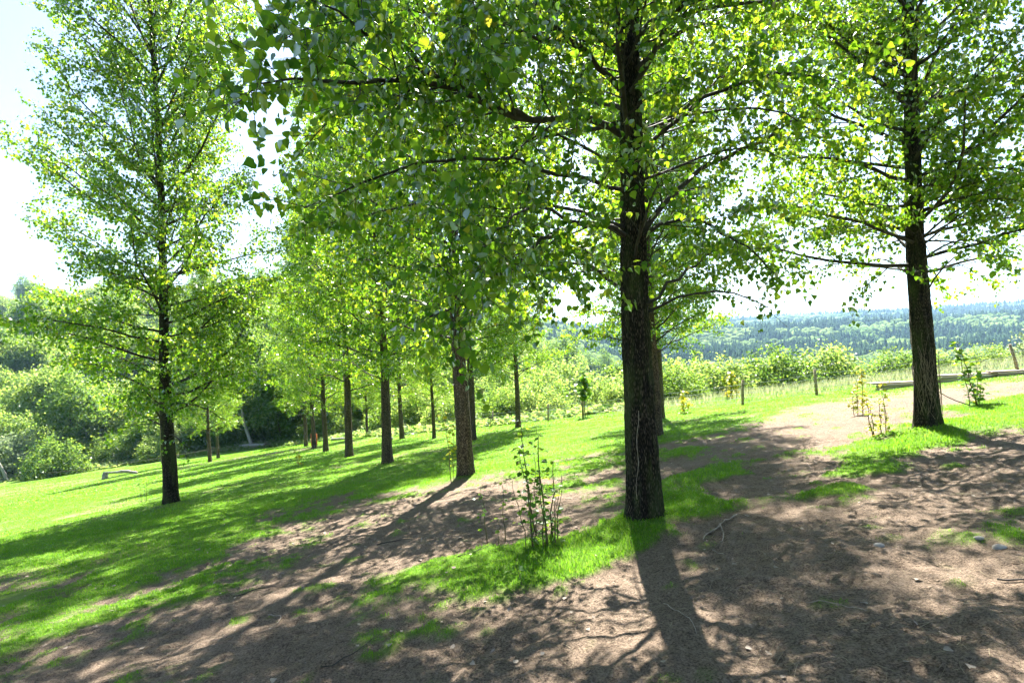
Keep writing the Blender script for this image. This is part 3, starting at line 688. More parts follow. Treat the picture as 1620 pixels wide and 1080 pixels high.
# shrubs behind the wire fence
G1 = 'sunlit bushes on the slope beyond the wire fence'
for (x, y, k, s, lab) in [
    (9.4, 33, 2, .8, 'dark hearted bush beyond the fence just right of the big trunk'),
    (12.6, 36, 0, 1.0, 'pale leafy bush behind the left end of the wire fence'),
    (17.2, 38, 2, 1.15, 'large round bush with dark base right of the first fence post'),
    (21.4, 39, 0, 1.15, 'round yellow green bush between the two fence posts'),
    (26.8, 40, 2, .9, 'low dark bush left of the right hand poplar beyond the fence'),
    (31.0, 42, 0, .9, 'rounded bush close left of the right hand poplar')]:
    shrub(x, y, k, s, lab, None, .8)
for j in range(80):
    y = rb.uniform(40, 105); x = y*rb.uniform(.22, 1.02)
    k = int(rb.choice([0, 1, 2, 3], p=[.36, .2, .30, .14])); shrub(x, y, k, rb.uniform(.6, 1.05), '%s bush beyond the wire fence, %s' % (KS[k], zone(x, y)), G1, rb.uniform(.45, .72))
for (x, y, k, s, lab) in [(40, 42, 3, 1.15, 'silvery bush behind the timber edging at right'), (46, 44, 1, 1.25, 'tall pale green bush at the right edge beyond the leaning post'),
                          (34.5, 41, 1, .7, 'small bush between right hand poplar and leaning post')]:
    shrub(x, y, k, s, lab, None)
# thicket behind the meadow, centre and left
G2 = 'bushes of the thicket behind the meadow'
for x, y in [(-37, 68), (-43, 66), (-34, 72), (-39, 74), (-26, 70), (-30, 76), (-22, 66), (-46, 70)]:
    shrub(x, y, 2, 1.2, 'dark bush filling the hollow between the trees at the wood edge', 'dark bushes at the wood edge')
for j in range(70):
    x = rb.uniform(-66, 10); ey = float(np.interp(x, EDGE[:, 0], EDGE[:, 1])); y = ey+rb.uniform(5, 22)
    k = int(rb.choice([0, 1, 2, 3], p=[.35, .2, .3, .15])); shrub(x, y, k, rb.uniform(.6, 1.15), '%s bush behind the bracken, %s' % (KS[k], zone(x, y)), G2)
for (x, y, k, s, lab) in [(-47.5, 58.5, 2, 1.15, 'big green bush at the left meadow edge behind the log bench'), (-55, 62, 3, 1.5, 'large silvery leaved bush at the far left above a dark hollow'),
                          (-40, 63, 0, .9, 'pale bush behind the rope line'), (6.5, 36, 0, .55, 'small pale bush left of the big trunk beyond the meadow')]:
    shrub(x, y, k, s, lab)
G3 = 'broadleaf trees of the wood behind the meadow'
for j in range(95):
    u = rb.uniform(-1.0, .36); y = 66+90*rb.random()**1.3
    x = u*y
    k = int(rb.choice([0, 1, 2], p=[.45, .2, .35])); wtree(x, y, k, rb.uniform(.75, 1.15), '%s tree behind the meadow, %s' % (KT[k], zone(x, y)), G3)
G4 = 'trees on the hazy hillside behind the wood at left'
for j in range(130):
    u = rb.uniform(-1.05, .25); y = rb.uniform(140, 330)
    k = int(rb.integers(0, 3)); wtree(u*y, y, k, rb.uniform(1.0, 1.6), '%s hazy tree on the far hillside, %s' % (KT[k], zone(u*y, y)), G4)
G5 = 'round broadleaf trees in the valley beyond the bushes'
for j in range(150):
    u = rb.uniform(.25, 1.05); y = 105+200*rb.random()**1.2
    k = int(rb.choice([0, 1, 2], p=[.4, .15, .45])); wtree(u*y, y, k, rb.uniform(.75, 1.1), '%s tree in the valley below the forest, %s' % (KT[k], zone(u*y, y)), G5, .8)

# ------------------------------------------------------------------ conifers
def conifer(h, w, tiers, nsd, rng, A, base):
    for k in range(tiers):
        z0 = h*(.08+.88*k/tiers); z1 = min(h, z0+h*1.45/tiers); r = w*.5*(1-k/tiers)**.85+.1
        th = np.arange(nsd)*2*math.pi/nsd+rng.random()*6; rr_ = r*np.where(np.arange(nsd) % 2, .62, 1.1)*rng.uniform(.8, 1.15, nsd)
        V = np.stack([np.cos(th)*rr_, np.sin(th)*rr_, np.full(nsd, z0)+rng.normal(0, .03*h/tiers, nsd)], -1)
        V = np.concatenate([V, [[0, 0, z1]]])+base
        j = np.arange(nsd); A.add(V, None, np.stack([j, (j+1) % nsd, np.full(nsd, nsd)], -1))
def con_mat(name, a, b):
    m, t, o = newmat(name); g = nd(t, 'ShaderNodeNewGeometry')
    tc = nd(t, 'ShaderNodeTexCoord')
    c = ramp(t, [(0, a), (1, b)], g.outputs['Random Per Island'])
    c = mix(t, .55, c, ramp(t, [(.42, a), (.60, b)], noise(t, tc.outputs['Object'], .012, 4)))
    d = nd(t, 'ShaderNodeBsdfDiffuse'); t.links.new(c, d.inputs[0]); t.links.new(bump(t, noise(t, tc.outputs['Object'], .55, 4, .7), 1.0, 2.5), d.inputs['Normal'])
    t.links.new(d.outputs[0], o.inputs[0]); return m
M['conifer'] = con_mat('conifer_needles', (.012, .035, .018), (.06, .11, .05))
M['broad'] = con_mat('far_broadleaf', (.08, .15, .04), (.20, .27, .09))
CN = []
for k in range(3):
    A = Acc(); conifer(11, 4.6, 10, 12, np.random.default_rng(300+k), A, np.zeros(3)); CN.append(A.mesh('foliage', M['conifer']))
A = Acc(); tube(A, [(0, 0, -.5), (0, 0, 10)], [.16, .03], 6); CT = A.mesh('trunk', M['bark_lit_brown'], True)
G6 = 'dark conifers standing in the valley'
for j, (u, y, s) in enumerate([(.625, 170, .8), (.645, 175, .9), (.668, 168, .85), (.685, 178, .95), (.70, 172, .9), (.715, 180, .8), (.60, 210, .8), (.56, 215, .9), (.53, 220, .8), (.80, 190, .9), (.83, 200, 1), (.86, 185, .9), (.89, 195, 1.0), (.42, 230, 1), (.44, 240, 1), (.40, 225, 1.05), (.46, 235, 1.0), (.38, 238, 1)]):
    x = u*y; o = thing('conifer', (x, y, Z(x, y)-.2), 'dark conifer among the pale valley trees, %s' % zone(x, y), 'conifer', G6, rb.uniform(0, 6)); o.scale = (s, s, s)
    link('trunk', CT, o); link('foliage', CN[j % 3], o, 'stuff')
# far forest
rf = np.random.default_rng(9); A = Acc(); B = Acc(); nA = 0
def lump(A, base, w, h, rng):
    V = []; 
    rings = [(.0, .6), (.4, 1.0), (.82, .62)]
    n = 6
    for z, r in rings:
        th = np.arange(n)*2*math.pi/n+rng.random(); rr_ = r*w*.5*rng.uniform(.55, 1.3, n)
        V.append(np.stack([np.cos(th)*rr_, np.sin(th)*rr_, np.full(n, z*h)+rng.normal(0, .10*h, n)], -1))
    V = np.concatenate(V+[np.array([[0, 0, h]])])+base
    i = np.arange(2)[:, None]*n; j = np.arange(n)[None]; k = (j+1) % n
    A.add(V, np.stack([i+j, i+k, i+n+k, i+n+j], -1).reshape(-1, 4), np.stack([12+np.arange(n), 12+(np.arange(n)+1) % n, np.full(n, 18)], -1))
N = 19000
rr = 300*(2150/300.)**(rf.random(N)**.75); aa = rf.uniform(-.05, .96, N)
xs, ys = rr*np.sin(aa*.98), rr*np.cos(aa*.98)
hz = H(xs, ys)+.0; tp = fbm(xs/110., ys/80., 0, 3, 44); clear = fbm(xs/190., ys/80., 0, 2, 48)
for k in range(N):
    r_ = rr[k]; x, y, z = xs[k], ys[k], hz[k]-.3
    s = rf.uniform(.8, 1.2)
    if tp[k] < .49+.22*max(0, (560-r_)/260):
        lump(B, np.array([x, y, z]), (9+r_*.002)*s, 8*s, rf)
    elif 1050 < r_ < 1420 and .24 < aa[k]+.08*(clear[k]-.5) < .52:
        continue
    else:
        conifer((9.5+r_*.0022)*s*(.7+.6*rf.random()), (3.8+r_*.0022)*s, 2, 5, rf, A, np.array([x, y, z]))
o = link('conifer_forest', A.mesh('conifer_forest', M['conifer']), None, 'stuff'); tag(o, 'blue hazy conifer forest covering the far hillside', 'forest')
o = link('broadleaf_wood', B.mesh('broadleaf_wood', M['broad']), None, 'stuff'); tag(o, 'pale rounded broadleaf woodland among the far conifers', 'forest')

# ------------------------------------------------------------------ bracken and undergrowth band
rk = np.random.default_rng(15); A = Acc(); B = Acc()
n = 5200; x = rk.uniform(-66, 7, n); ey = np.interp(x, EDGE[:, 0], EDGE[:, 1]); y = ey+rk.uniform(-.8, 8.5, n)
big = fbm(x*.4, y*.4, 0, 3, 60)
z = H(x, y)+bumps(x, y, np.ones(n))
P = []; D = []; Sz = []
for k in range(n):
    hh = (.35+.95*big[k])*min(1, .35+(y[k]-ey[k]+.8)/3.)
    c = 9
    a = rk.uniform(0, 6.28, c); el = rk.uniform(.3, 1.2, c)
    d = np.stack([np.cos(a)*np.cos(el), np.sin(a)*np.cos(el), np.sin(el)], -1)
    P.append(np.array([x[k], y[k], z[k]])+d*hh*.45*rk.uniform(.2, 1.3, (c, 1))+rk.normal(0, .12, (c, 3))*np.array([1, 1, .3])); D.append(d+np.array([0, 0, -.5])); Sz.append(np.full(c, .30)*rk.uniform(.6, 1.2, c))
P = np.concatenate(P); D = np.concatenate(D); Sz = np.concatenate(Sz)
leaves(A, P, D, nrm(rk.normal(0, .6, P.shape)+np.array([0, 0, 1.])), Sz, 'lite')
o = link('bracken', A.mesh('bracken', M['fern']), None, 'stuff'); tag(o, 'pale bracken and nettles in a band along the meadow edge', 'bracken')
# pale tall grass beyond the fence on the right
n = 42000; x = rk.uniform(5, 60, n); y = rk.uniform(18, 46, n); ok = (y > 21.2+np.maximum(0, 8-x)*1.6) & (x/y < 1.15); x, y = x[ok], y[ok]; n = len(x)
z = H(x, y)+bumps(x, y, np.ones(n)); hh = rk.uniform(.10, .34, n)*(.5+ss(20, 28, y))
d = nrm(np.stack([rk.normal(0, .35, n), rk.normal(0, .35, n), np.ones(n)], -1)); sdw = nrm(np.stack([rk.normal(0, 1, n), rk.normal(0, 1, n), np.zeros(n)], -1))
P = np.stack([x, y, z], -1); V = np.stack([P-sdw*.018, P+sdw*.018, P+d*hh[:, None]], 1).reshape(-1, 3)
A = Acc(); A.add(V, None, np.arange(3*n).reshape(-1, 3)); o = link('rough_grass', A.mesh('rough_grass', M['dry_grass']), None, 'stuff'); tag(o, 'pale rough grass on the bank beyond the wire fence', 'grass')

# ------------------------------------------------------------------ grass blades
def grass(seed, x0, x1, y0, y1, n, hmin, hmax, wd_, segs, name, label):
    r = np.random.default_rng(seed); x = r.uniform(x0, x1, n); y = r.uniform(y0, y1, n)
    ok = (np.abs(x/np.maximum(y, .5)) < 1.02); x, y = x[ok], y[ok]
    t = turf(x, y); ey = np.interp(x, EDGE[:, 0], EDGE[:, 1]); ok = (r.random(len(x)) < t**1.3) & (y < ey+1); x, y, t = x[ok], y[ok], t[ok]; n = len(x)
    z = H(x, y)+bumps(x, y, t)-.006
    cl = fbm(x*6, y*6, 0, 2, 70)+.7*(fbm(x*1.3, y*1.3, 0, 2, 71)-.5); lush = .75+.35*np.exp(-((x-1.1)**2+(y-5.4)**2)/1.6)+.35*np.exp(-((x-6.)**2+(y-8.6)**2)/2.)
    h = r.uniform(hmin, hmax, n)*(.55+.8*cl)*lush*(.5+.5*t)
    a = r.uniform(0, 6.28, n); bend = r.uniform(.15, .95, n)
    side = np.stack([np.cos(a+1.57), np.sin(a+1.57), np.zeros(n)], -1)
    d = np.stack([np.cos(a)*bend, np.sin(a)*bend, np.ones(n)], -1)
    P = np.stack([x, y, z], -1); w_ = (wd_*r.uniform(.7, 1.3, n))[:, None]; h = h[:, None]
    A = Acc()
    if segs == 1:
        V = np.stack([P-side*w_, P+side*w_, P+nrm(d)*h], 1).reshape(-1, 3); A.add(V, None, np.arange(3*n).reshape(-1, 3))
    else:
        m_ = P+nrm(d*np.array([.45, .45, 1]))*h*.55; tip = m_+nrm(d*np.array([1.5, 1.5, .6]))*h*.5
        V = np.stack([P-side*w_, P+side*w_, m_+side*w_*.75, m_-side*w_*.75, tip], 1).reshape(-1, 3)
        b = (np.arange(n)*5)[:, None]; A.add(V, b+np.array([[0, 1, 2, 3]]), b+np.array([[3, 2, 4]]))
    o = link(name, A.mesh(name, M['blade']), None, 'stuff'); tag(o, label, 'grass')
    return n
grass(1, -6, 6, 2.2, 7.2, 400000, .022, .06, .0020, 2, 'grass', 'short green grass blades growing on the nearest soil and round the big trunk')
grass(2, -13, 13, 7.2, 13.5, 350000, .035, .075, .004, 1, 'grass', 'lawn grass in the middle distance between the nearer poplars')
grass(3, -24, 20, 13.5, 25, 230000, .035, .08, .008, 1, 'grass', 'meadow grass farther down the slope under the row of poplars')

grass(4, -46, 16, 25, 58, 150000, .05, .11, .020, 1, 'grass', 'far sunny meadow grass down to the bracken at the left')

# ------------------------------------------------------------------ suckers, saplings and seedlings
def sapling(name, loc, stems_, label, cat, leafmat='leaf', leaf=.06, gap=.06, leaf_parts=True, stem_mat='stem', seed=0, group=None, top=.0):
    """stems_: list of (dx, dy, height, leanx, leany, radius)"""
    rng = np.random.default_rng(seed); root = thing(name, loc, label, cat, group)
    mesh = LEAF
    if leafmat != 'leaf':
        key = 'LEAF_'+leafmat
        if key not in M:
            q = LEAF.copy(); q.materials.clear(); q.materials.append(M[leafmat]); M[key] = q
        mesh = M[key]
    cnt = 0
    for dx, dy, h, lx, ly, r in stems_:
        P = np.array([(dx, dy, -.03)]+[(dx+lx*f*h+rng.normal(0, .012), dy+ly*f*h+rng.normal(0, .012), h*f) for f in (.2, .4, .6, .8, 1)])
        A = Acc(); tube(A, resample(P, 9), np.linspace(r, r*.35, 9), 5); link('stem', A.mesh('stem', M[stem_mat], True), root)
        Q = resample(P, 40); s = top*h
        while s < h:
            i = min(39, int(s/h*39)); a = rng.uniform(0, 6.28)
            tw = np.array([math.cos(a), math.sin(a), .5])*rng.uniform(.02, .10)*(1.2-.5*s/h)
            for e in range(rng.integers(1, 3)):
                b = rng.uniform(0, 6.28); dd = np.array([math.cos(b), math.sin(b), rng.uniform(-.6, .25)])
                nn = np.array([rng.normal(0, .5), rng.normal(0, .5), 1.])
                if cnt < 290: leaf_part(root, Q[i]+tw+dd*.02, dd, nn, leaf*rng.uniform(.6, 1.2), mesh); cnt += 1
            s += gap*rng.uniform(.6, 1.5)
    return root
def zl(x, y, d=0): return (x, y, Z(x, y)+d)
sapling('root_suckers', zl(.16, 5.72), [(-.05, 0, 1.26, -.05, .0, .010), (.01, .03, .98, -.16, .0, .009), (.10, -.03, 1.10, -.04, .02, .013), (.16, .02, .84, .04, 0, .010), (.06, -.08, .74, -.02, 0, .008), (.13, .06, .66, .22, 0, .006), (-.12, .02, .66, -.12, 0, .006), (.2, .0, .7, .1, 0, .007), (0, .08, .9, .02, 0, .006), (-.03, -.05, .45, .05, 0, .006), (.18, -.06, .5, .02, 0, .008)],
        'clump of dark upright leafy shoots left of the big trunk in the foreground', 'saplings', leaf=.056, gap=.027, seed=1)
sapling('root_suckers', zl(-.28, 6.2), [(-.09, 0, .62, -.08, 0, .007), (.10, .02, .66, .0, 0, .007), (.02, -.04, .3, .1, 0, .005)], 'pair of thin bare shoots left of the leafy shoots in the foreground', 'saplings', leaf=.045, gap=.05, seed=2, top=.3)
sapling('seedling', zl(-.04, 4.64), [(0, 0, .20, .05, 0, .004)], 'tiny pale leaved seedling in the grass nearest the camera', 'seedling', leaf=.075, gap=.035, seed=3, top=.5)
sapling('sapling', zl(-1.36, 11.52), [(0, 0, 1.55, -.04, 0, .010), (.05, 0, 1.2, .02, 0, .006)], 'thin yellow leaved sapling standing just left of the brown lit trunk', 'sapling', 'leaf_yellow', .075, .05, seed=4, top=.3)
sapling('sapling', zl(7.83, 12.85), [(0, 0, 1.05, .02, 0, .012), (-.12, 0, .8, .03, 0, .010), (-.2, 0, .5, -.05, 0, .008)], 'yellow leaved sapling on the path left of the right hand poplar', 'sapling', 'leaf_yellow', .085, .022, seed=5, top=.15)
sapling('sapling', zl(6.0, 9.35), [(-.22, -.1, .62, -.12, 0, .010), (-.14, 0, .5, -.05, 0, .010), (.0, 0, .55, -.05, 0, .009), (.10, .05, .6, -.04, 0, .009), (.12, .1, .85, -.02, 0, .006)], 'cluster of yellowish shoots close against the right hand poplar', 'saplings', 'leaf_yellow', .055, .028, seed=6)
sapling('sapling', zl(9.25, 11.42), [(.05, 0, .7, .12, 0, .008), (0, 0, 1.15, -.22, 0, .014), (.02, 0, .9, .02, 0, .009), (-.1, .05, 1.3, -.14, 0, .009)], 'green leafy sapling with a bent stem right of the right hand poplar', 'sapling', 'leaf', .10, .028, seed=7, top=.1)
A = Acc(); q = resample([(-.15, 0, .02), (-.5, 0, .16), (-.85, 0, .38), (-1.2, 0, .62)], 9); tube(A, q, np.linspace(.012, .005, 9), 5)
o = link('fallen_branch', A.mesh('fallen_branch', M['twig'], True)); o.location = zl(9.2, 11.35); tag(o, 'thin leaning branch between the right hand poplar and the green sapling', 'branch')
sapling('sapling', zl(6.16, 20.75), [(0, 0, .85, -.05, 0, .014), (.1, 0, .5, .05, 0, .012), (-.08, 0, .5, 0, 0, .012)], 'bright yellow seedling by the fence just right of the big trunk', 'sapling', 'leaf_yellow', .16, .06, seed=8)
sapling('sapling', zl(9.9, 26.0), [(0, 0, 1.1, 0, 0, .02), (.2, 0, .9, .1, 0, .02), (-.2, 0, 1.0, -.1, 0, .02), (.05, .1, 1.2, 0, 0, .02)], 'small yellow green bush behind the wire left of the first fence post', 'shrub', 'leaf_yellow', .15, .03, seed=9)
sapling('sapling', zl(3.4, 27.8), [(0, 0, 2.1, 0, 0, .03), (.1, 0, 2.0, .06, 0, .015), (-.1, 0, 2.0, -.06, 0, .015), (0, .1, 2.2, .02, 0, .015)], 'young bushy tree on a thin stem at the meadow edge left of the big trunk', 'sapling', 'leaf', .24, .05, seed=10, top=.45)
sapling('sapling', zl(-8.68, 22.56), [(0, 0, .62, -.1, 0, .012), (.1, 0, .4, .1, 0, .01)], 'small yellow seedling alone in the shaded grass before the tree row', 'seedling', 'leaf_yellow', .17, .07, seed=11, top=.3)
sapling('sapling', zl(-11.47, 17.3), [(0, 0, .72, -.04, 0, .008), (.16, 0, .75, .02, 0, .008), (.1, .05, .5, 0, 0, .006)], 'two thin shoots standing left of the solitary left poplar', 'saplings', 'leaf', .085, .12, seed=12, top=.5)
sapling('sapling', zl(-1.5, 33.5), [(0, 0, 1.9, 0, 0, .02)], 'thin young tree at the bracken between the brown trunk and the back row poplar', 'sapling', 'leaf', .16, .12, seed=13, top=.5)
sapling('sapling', zl(.75, 21.2), [(0, 0, .9, 0, 0, .009)], 'bare thin stake-like sapling in the sunny grass below the back row poplar', 'sapling', 'leaf', .07, .2, seed=14, top=.7)

# ------------------------------------------------------------------ wire fence
FP = [(19.6, 18.6), (17.05, 19.2), (14.2, 20.0), (10.87, 20.5), (8.22, 20.6), (5.4, 24.3), (3.3, 27.9), (1.74, 30.7), (-1.48, 36.4), (-5.2, 42.0)]
LEAN = {1: (-.28, 0), 3: (-.03, 0), 4: (.06, 0), 7: (.05, 0)}
fence = thing('wire_fence', (10.87, 20.5, Z(10.87, 20.5)), 'stock fence of wooden posts and thin wires along the meadow edge', 'fence')
base = Vector(fence.location); tops = []
for k, (x, y) in enumerate(FP):
    z = Z(x, y); lx, ly = LEAN.get(k, (.02, 0)); A = Acc(); hgt = .92 if k != 1 else 1.0
    P = [(x, y, z-.2), (x+lx*.5, y, z+hgt*.5), (x+lx, y, z+hgt)]
    tube(A, np.array(P)-np.array(base), [.052, .05, .046], 9); o = link('post', A.mesh('post', M['post'], False), fence); tops.append((x, y, z, lx))
for lv in (.12, .28, .44, .60, .76):
    for k in range(len(FP)-1):
        A = Acc(); a_, b_ = tops[k], tops[k+1]; pts = []
        for f in np.linspace(0, 1, 6):
            xx = a_[0]*(1-f)+b_[0]*f+(a_[3]*(1-f)+b_[3]*f)*lv; yy = a_[1]*(1-f)+b_[1]*f; zz = (a_[2]*(1-f)+b_[2]*f)+lv-.03*math.sin(f*math.pi)
            pts.append((xx-base.x, yy-base.y-.055, zz-base.z))
        tube(A, pts, .006, 3, cap=False); link('wire', A.mesh('wire', M['wire']), fence)
A = Acc()
for k in range(3, len(FP)-4):
    a_, b_ = tops[k], tops[k+1]; Ln = math.hypot(a_[0]-b_[0], a_[1]-b_[1]); c = int(Ln/.3)
    for j in range(1, c):
        f = j/c; xx = a_[0]*(1-f)+b_[0]*f; yy = a_[1]*(1-f)+b_[1]*f; zz = a_[2]*(1-f)+b_[2]*f-.03*math.sin(f*math.pi)
        tube(A, [(xx-base.x, yy-base.y-.055, zz-base.z+.12), (xx-base.x, yy-base.y-.055, zz-base.z+.76)], .003, 3, cap=False)
link('wire_mesh', A.mesh('wire_mesh', M['wire']), fence, 'stuff')
A = Acc(); tube(A, [(0, 0, -.2), (-.04, 0, .45), (-.05, 0, .95)], [.05, .05, .045], 8)
o = link('wooden_post', A.mesh('wooden_post', M['post'])); o.location = zl(13.2, 18.2); tag(o, 'thin brown wooden post peeping out just left of the right hand poplar', 'post')

# timber edging behind the path
edg = thing('timber_edging', (14.0, 19.0, Z(14, 19)), 'low stepped edging of weathered boards behind the path at right', 'edging'); b0 = Vector(edg.location)
for (x0, x1, y, zt, hgt) in [(12.05, 14.3, 19.0, .18, .26), (14.15, 16.4, 18.9, .20, .24), (15.9, 18.2, 18.7, .14, .18)]:
    zc = Z((x0+x1)/2, y)
    for q in range(2):
        A = Acc(); box(A, ((x0+x1)/2-b0.x+.02*q, y-b0.y+.012*q, zc-b0.z+zt-hgt*.5+q*hgt*.5-.12), (x1-x0-.04*q, .06, hgt*.5-.008)); link('board', A.mesh('board', M['plank']), edg)
    for q in range(2):
        A = Acc(); box(A, ((x0+x1)/2-b0.x, y-b0.y+.16+q*.205, zc-b0.z+zt+.0-.10+hgt*.25), (x1-x0+.06, .2, .045)); link('top_board', A.mesh('top_board', M['plank']), edg)

# ------------------------------------------------------------------ log bench, logs, rope and orange boards, leaning trunks
x, y = -28.06, 40.2; bench = thing('log_bench', (x, y, Z(x, y)), 'rough log bench on a stump in the sunny meadow at left', 'bench', rz=.1)
A = Acc(); tube(A, resample([(-1.1, 0, .34), (-.2, 0, .33), (.35, 0, .36), (1.15, 0, .20)], 14), [.08, .09, .085, .08, .08, .09, .10, .13, .11, .12, .10, .09, .10, .08], 9); link('log_seat', A.mesh('log_seat', M['log'], True), bench)
A = Acc(); tube(A, [(-1.0, 0, -.15), (-1.0, 0, .1), (-.98, 0, .26)], [.22, .19, .18], 10); link('stump', A.mesh('stump', M['log'], True), bench)
rg = np.random.default_rng(8)
for (x, y, L, r_, rz, mt, lab) in [(-30.6, 66.5, 3.4, .26, .05, 'bark_pale', 'thick pinkish grey log lying at the dark wood edge'), (-28.2, 66.0, 2.2, .18, -.05, 'bark_lit_brown', 'darker short log right of the thick log at the wood edge'),
                              (-15.4, 50.0, 1.8, .12, -.1, 'bark_pale', 'grey log lying in the grass behind the third row poplar'), (-7.9, 35.6, .3, .10, 0, 'bark_pale', 'small grey stone-like lump in the shaded grass between row trunks')]:
    A = Acc(); tube(A, resample([(-L/2, 0, r_*.7), (0, .05, r_*.9), (L/2, 0, r_*.7)], 8), r_*rg.uniform(.85, 1.1, 8), 9)
    o = link('log', A.mesh('log', M[mt], True)); o.location = zl(x, y); o.rotation_euler = (0, 0, rz); tag(o, lab, 'log')
A = Acc(); p0 = Vector((-50.5, 57, 0)); p1 = Vector((-27.3, 51.7, 0)); pts = []
for f in np.linspace(0, 1, 12):
    q = p0.lerp(p1, f); pts.append((q.x, q.y, Z(q.x, q.y)+.55+.35*f-.3*math.sin(f*math.pi)*.5))
tube(A, pts, .028, 5); o = link('rope', A.mesh('rope', M['rope'])); tag(o, 'dark rope strung across the meadow edge behind the log bench', 'rope')
x, y = -32.6, 52.9; A = Acc(); box(A, (0, 0, 0), (.55, .04, .62)); box(A, (0, 0, .34), (.4, .04, .07)); o = link('orange_board', A.mesh('orange_board', M['orange'])); o.location = (x, y-.06, Z(x, y)+.50); tag(o, 'orange board hanging on the rope left of the solitary left poplar', 'board')
x, y = -16.2, 45.6; A = Acc(); box(A, (0, 0, .5), (.5, .05, .95)); box(A, (0, .0, 1.02), (.3, .05, .09)); o = link('orange_board', A.mesh('orange_board', M['orange'])); o.location = (x, y, Z(x, y)); tag(o, 'upright orange board standing between the two farthest row poplars', 'board')
for (x, y, P, r_, lab) in [(-53.5, 58.6, [(1.0, 0, -.3), (.6, 0, 1.2), (-.6, 0, 3.0), (-2.8, 0, 4.6)], .16, 'pale leaning bare trunk by the dark hollow at the far left'),
                           (-31.8, 67.5, [(.6, 0, -.3), (.0, 0, 1.6), (-.5, 0, 3.6), (-.5, 0, 6)], .24, 'pale leaning trunk at the wood edge beside the thick log'),
                           (-27.0, 69, [(0, 0, -.3), (-.2, 0, 2), (-.9, 0, 4.2)], .13, 'thin pale stem at the wood edge left of the row poplars')]:
    t = thing('leaning_tree', zl(x, y), lab, 'tree'); A = Acc(); tube(A, resample(P, 12), np.linspace(r_, r_*.4, 12), 8); link('trunk', A.mesh('trunk', M['bark_pale'], True), t)
    for q in range(5):
        Q = limb_path(rg, resample(P, 12)[6+q], rg.uniform(2, 4.4), R(35), 1.6, 5); A = Acc(); tube(A, Q, np.linspace(.04, .01, 5), 4); link('branch', A.mesh('branch', M['bark_pale'], True), t)
x, y = -35.5, 57; A = Acc(); tube(A, [(0, 0, -.3), (0, 0, 7.5)], [.13, .10], 8); o = link('utility_pole', A.mesh('utility_pole', M['post'])); o.location = zl(x, y); tag(o, 'slim grey pole rising from the bushes left of the solitary left poplar', 'pole')

# ------------------------------------------------------------------ litter
rl = np.random.default_rng(31); A = Acc(); n = 1500
for k in range(n):
    y = 2.2+8*rl.random()**1.4; x = rl.uniform(-.95, .95)*y; a = rl.uniform(0, 6.28); L = rl.uniform(.02, .13)
    xe, ye = x+math.cos(a)*L, y+math.sin(a)*L
    xx = np.array([x, (x+xe)/2+rl.normal(0, .006), xe]); yy = np.array([y, (y+ye)/2+rl.normal(0, .006), ye]); tt = turf(xx, yy)
    if tt[1] > .6: continue
    zz = H(xx, yy)+bumps(xx, yy, tt)+.004
    tube(A, np.stack([xx, yy, zz], -1), [.0018, .002, .0012], 3, cap=False)
o = link('twig_litter', A.mesh('twig_litter', M['post']), None, 'stuff'); tag(o, 'tiny dry twigs and stalks scattered over the bare soil', 'litter')
A = Acc(); n = 5200
y = 2.1+7*rl.random(n)**1.6; x = rl.uniform(-.95, .95, n)*y; tt = turf(x, y); ok = tt < .5; x, y, tt = x[ok], y[ok], tt[ok]; n = len(x)
sz = rl.uniform(.003, .012, n)*(1+1.2*(rl.random(n) > .95)); c = np.stack([x, y, H(x, y)+bumps(x, y, tt)], -1)
v = np.array([(1, 0, 0), (0, 1, 0), (-1, 0, 0), (0, -1, 0), (.1, .1, .7), (0, 0, -.5)])[None]*sz[:, None, None]*rl.uniform(.6, 1.4, (n, 6, 3))+c[:, None]
A.add(v.reshape(-1, 3), None, (np.arange(n)*6)[:, None, None]+np.array([(0, 1, 4), (1, 2, 4), (2, 3, 4), (3, 0, 4)])[None])
o = link('soil_crumbs', A.mesh('soil_crumbs', M['ground']), None, 'stuff'); tag(o, 'small crumbs of soil and grit on the bare ground', 'soil')
P = []; n = 260
y = 2.3+9*rl.random(n); x = rl.uniform(-.95, .95, n)*y; tt = turf(x, y); z = H(x, y)+bumps(x, y, tt)+.008
A = Acc(); a = rl.uniform(0, 6.28, n); leaves(A, np.stack([x, y, z], -1), np.stack([np.cos(a), np.sin(a), rl.normal(0, .15, n)], -1), nrm(np.stack([rl.normal(0, .3, n), rl.normal(0, .3, n), np.ones(n)], -1)), rl.uniform(.02, .05, n), 'full')
o = link('fallen_leaves', A.mesh('fallen_leaves', M['dry']), None, 'stuff'); tag(o, 'few dry fallen leaves lying on the soil', 'litter')
def ground_stick(pts, r_, mat, label, name='fallen_twig', forks=()):
    c = np.mean(np.array(pts), 0); base = np.array([c[0], c[1], Z(c[0], c[1])]); A = Acc()
    for seq in (pts,)+tuple(forks):
        q = resample([(x, y, 0) for x, y in seq], 12); q[:, 2] = [Z(a, b)+r_*1.2+.006 for a, b in q[:, :2]]
        tube(A, q-base, np.linspace(r_, r_*.45, 12), 5)
    o = link(name, A.mesh(name, M[mat], True)); o.location = base; tag(o, label, 'twig')
ground_stick([(2.22, 5.85), (1.92, 5.5), (1.78, 5.3)], .008, 'dry', 'forked pale twig on the soil just right of the big trunk', forks=([(1.92, 5.5), (1.86, 5.25), (1.80, 5.1), (1.74, 5.0)], [(1.9, 5.45), (1.70, 5.25), (1.64, 5.16)]))
ground_stick([(1.62, 4.85), (1.66, 4.70)], .005, 'dry', 'short pale stick right of the trunk shadow on bare soil')
ground_stick([(1.78, 3.62), (1.92, 3.5), (1.98, 3.3)], .004, 'dry', 'thin curved pale stalk in the soil at lower right')
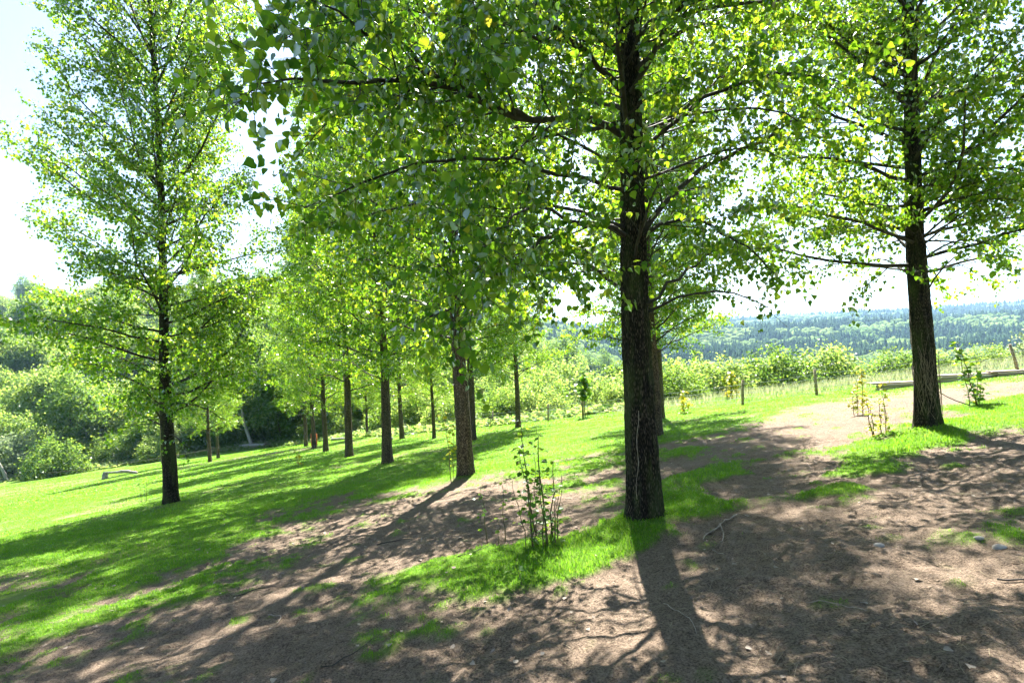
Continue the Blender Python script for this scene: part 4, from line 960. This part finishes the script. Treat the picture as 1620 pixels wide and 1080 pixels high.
ground_stick([(-1.75, 6.9), (-1.5, 7.02), (-1.3, 6.98)], .007, 'twig', 'dark stick lying on bare soil left of the leafy shoots')
ground_stick([(-2.85, 5.6), (-2.6, 5.72), (-2.3, 5.9)], .005, 'twig', 'long dark twig on the bare soil at lower left')
ground_stick([(-2.2, 4.9), (-2.05, 4.8), (-2.0, 4.6)], .005, 'dry', 'bent tan stalk on the soil at lower left')
ground_stick([(-1.3, 3.6), (-1.15, 3.75), (-1.05, 3.95)], .004, 'twig', 'dark straight twig near the bottom edge left of centre')
ground_stick([(.95, 3.9), (1.02, 3.55), (1.0, 3.35)], .004, 'dry', 'thin pale stalk standing out near the bottom centre')
ground_stick([(2.9, 3.5), (3.3, 3.2)], .006, 'twig', 'dark twig in dappled shade at lower right')
ground_stick([(-.65, 5.75), (-.4, 5.9), (-.3, 6.0)], .005, 'twig', 'dark twig at the edge of the grass below the thin shoots')
for (x, y, s, lab) in [(3.33, 3.98, .035, 'larger pale stone by the grass at the right edge'), (3.30, 4.12, .025, 'smaller pale stone just above the larger one at the right edge'), (2.72, 4.35, .030, 'flat pale stone in the dappled soil at right'), (2.35, 4.75, .016, 'small white stone in dappled soil at right of centre')]:
    A = Acc(); th = np.arange(10)*.628; rs = np.random.default_rng(int(x*100))
    ring = lambda z, r: np.stack([np.cos(th)*r*rs.uniform(.85, 1.1, 10)*1.4, np.sin(th)*r*rs.uniform(.85, 1.1, 10), np.full(10, z)], -1)
    V = np.concatenate([ring(-.3, .9), ring(.2, 1.0), ring(.5, .6), [[0, 0, .58]]])*s; i = np.arange(2)[:, None]*10; j = np.arange(10)[None]; k = (j+1) % 10
    A.add(V, np.stack([i+j, i+k, i+10+k, i+10+j], -1).reshape(-1, 4), np.stack([20+th*0+np.arange(10), 20+(np.arange(10)+1) % 10, np.full(10, 30)], -1))
    o = link('stone', A.mesh('stone', M['stone'], True)); o.location = zl(x, y, .002); tag(o, lab, 'stone')

# ------------------------------------------------------------------ haze
A = Acc(); box(A, (300, 1750, 80), (4600, 4100, 260))
mh, t, o_ = newmat('haze'); pv = nd(t, 'ShaderNodeVolumePrincipled'); pv.inputs['Color'].default_value = (.42, .68, 1.0, 1)
pv.inputs['Density'].default_value = .00019; pv.inputs['Anisotropy'].default_value = .2
t.links.new(pv.outputs[0], o_.inputs['Volume'])
hz_ = link('haze', A.mesh('haze', mh), None, 'stuff'); tag(hz_, 'thin blue summer haze filling the valley air', 'haze')
bpy.context.view_layer.update()
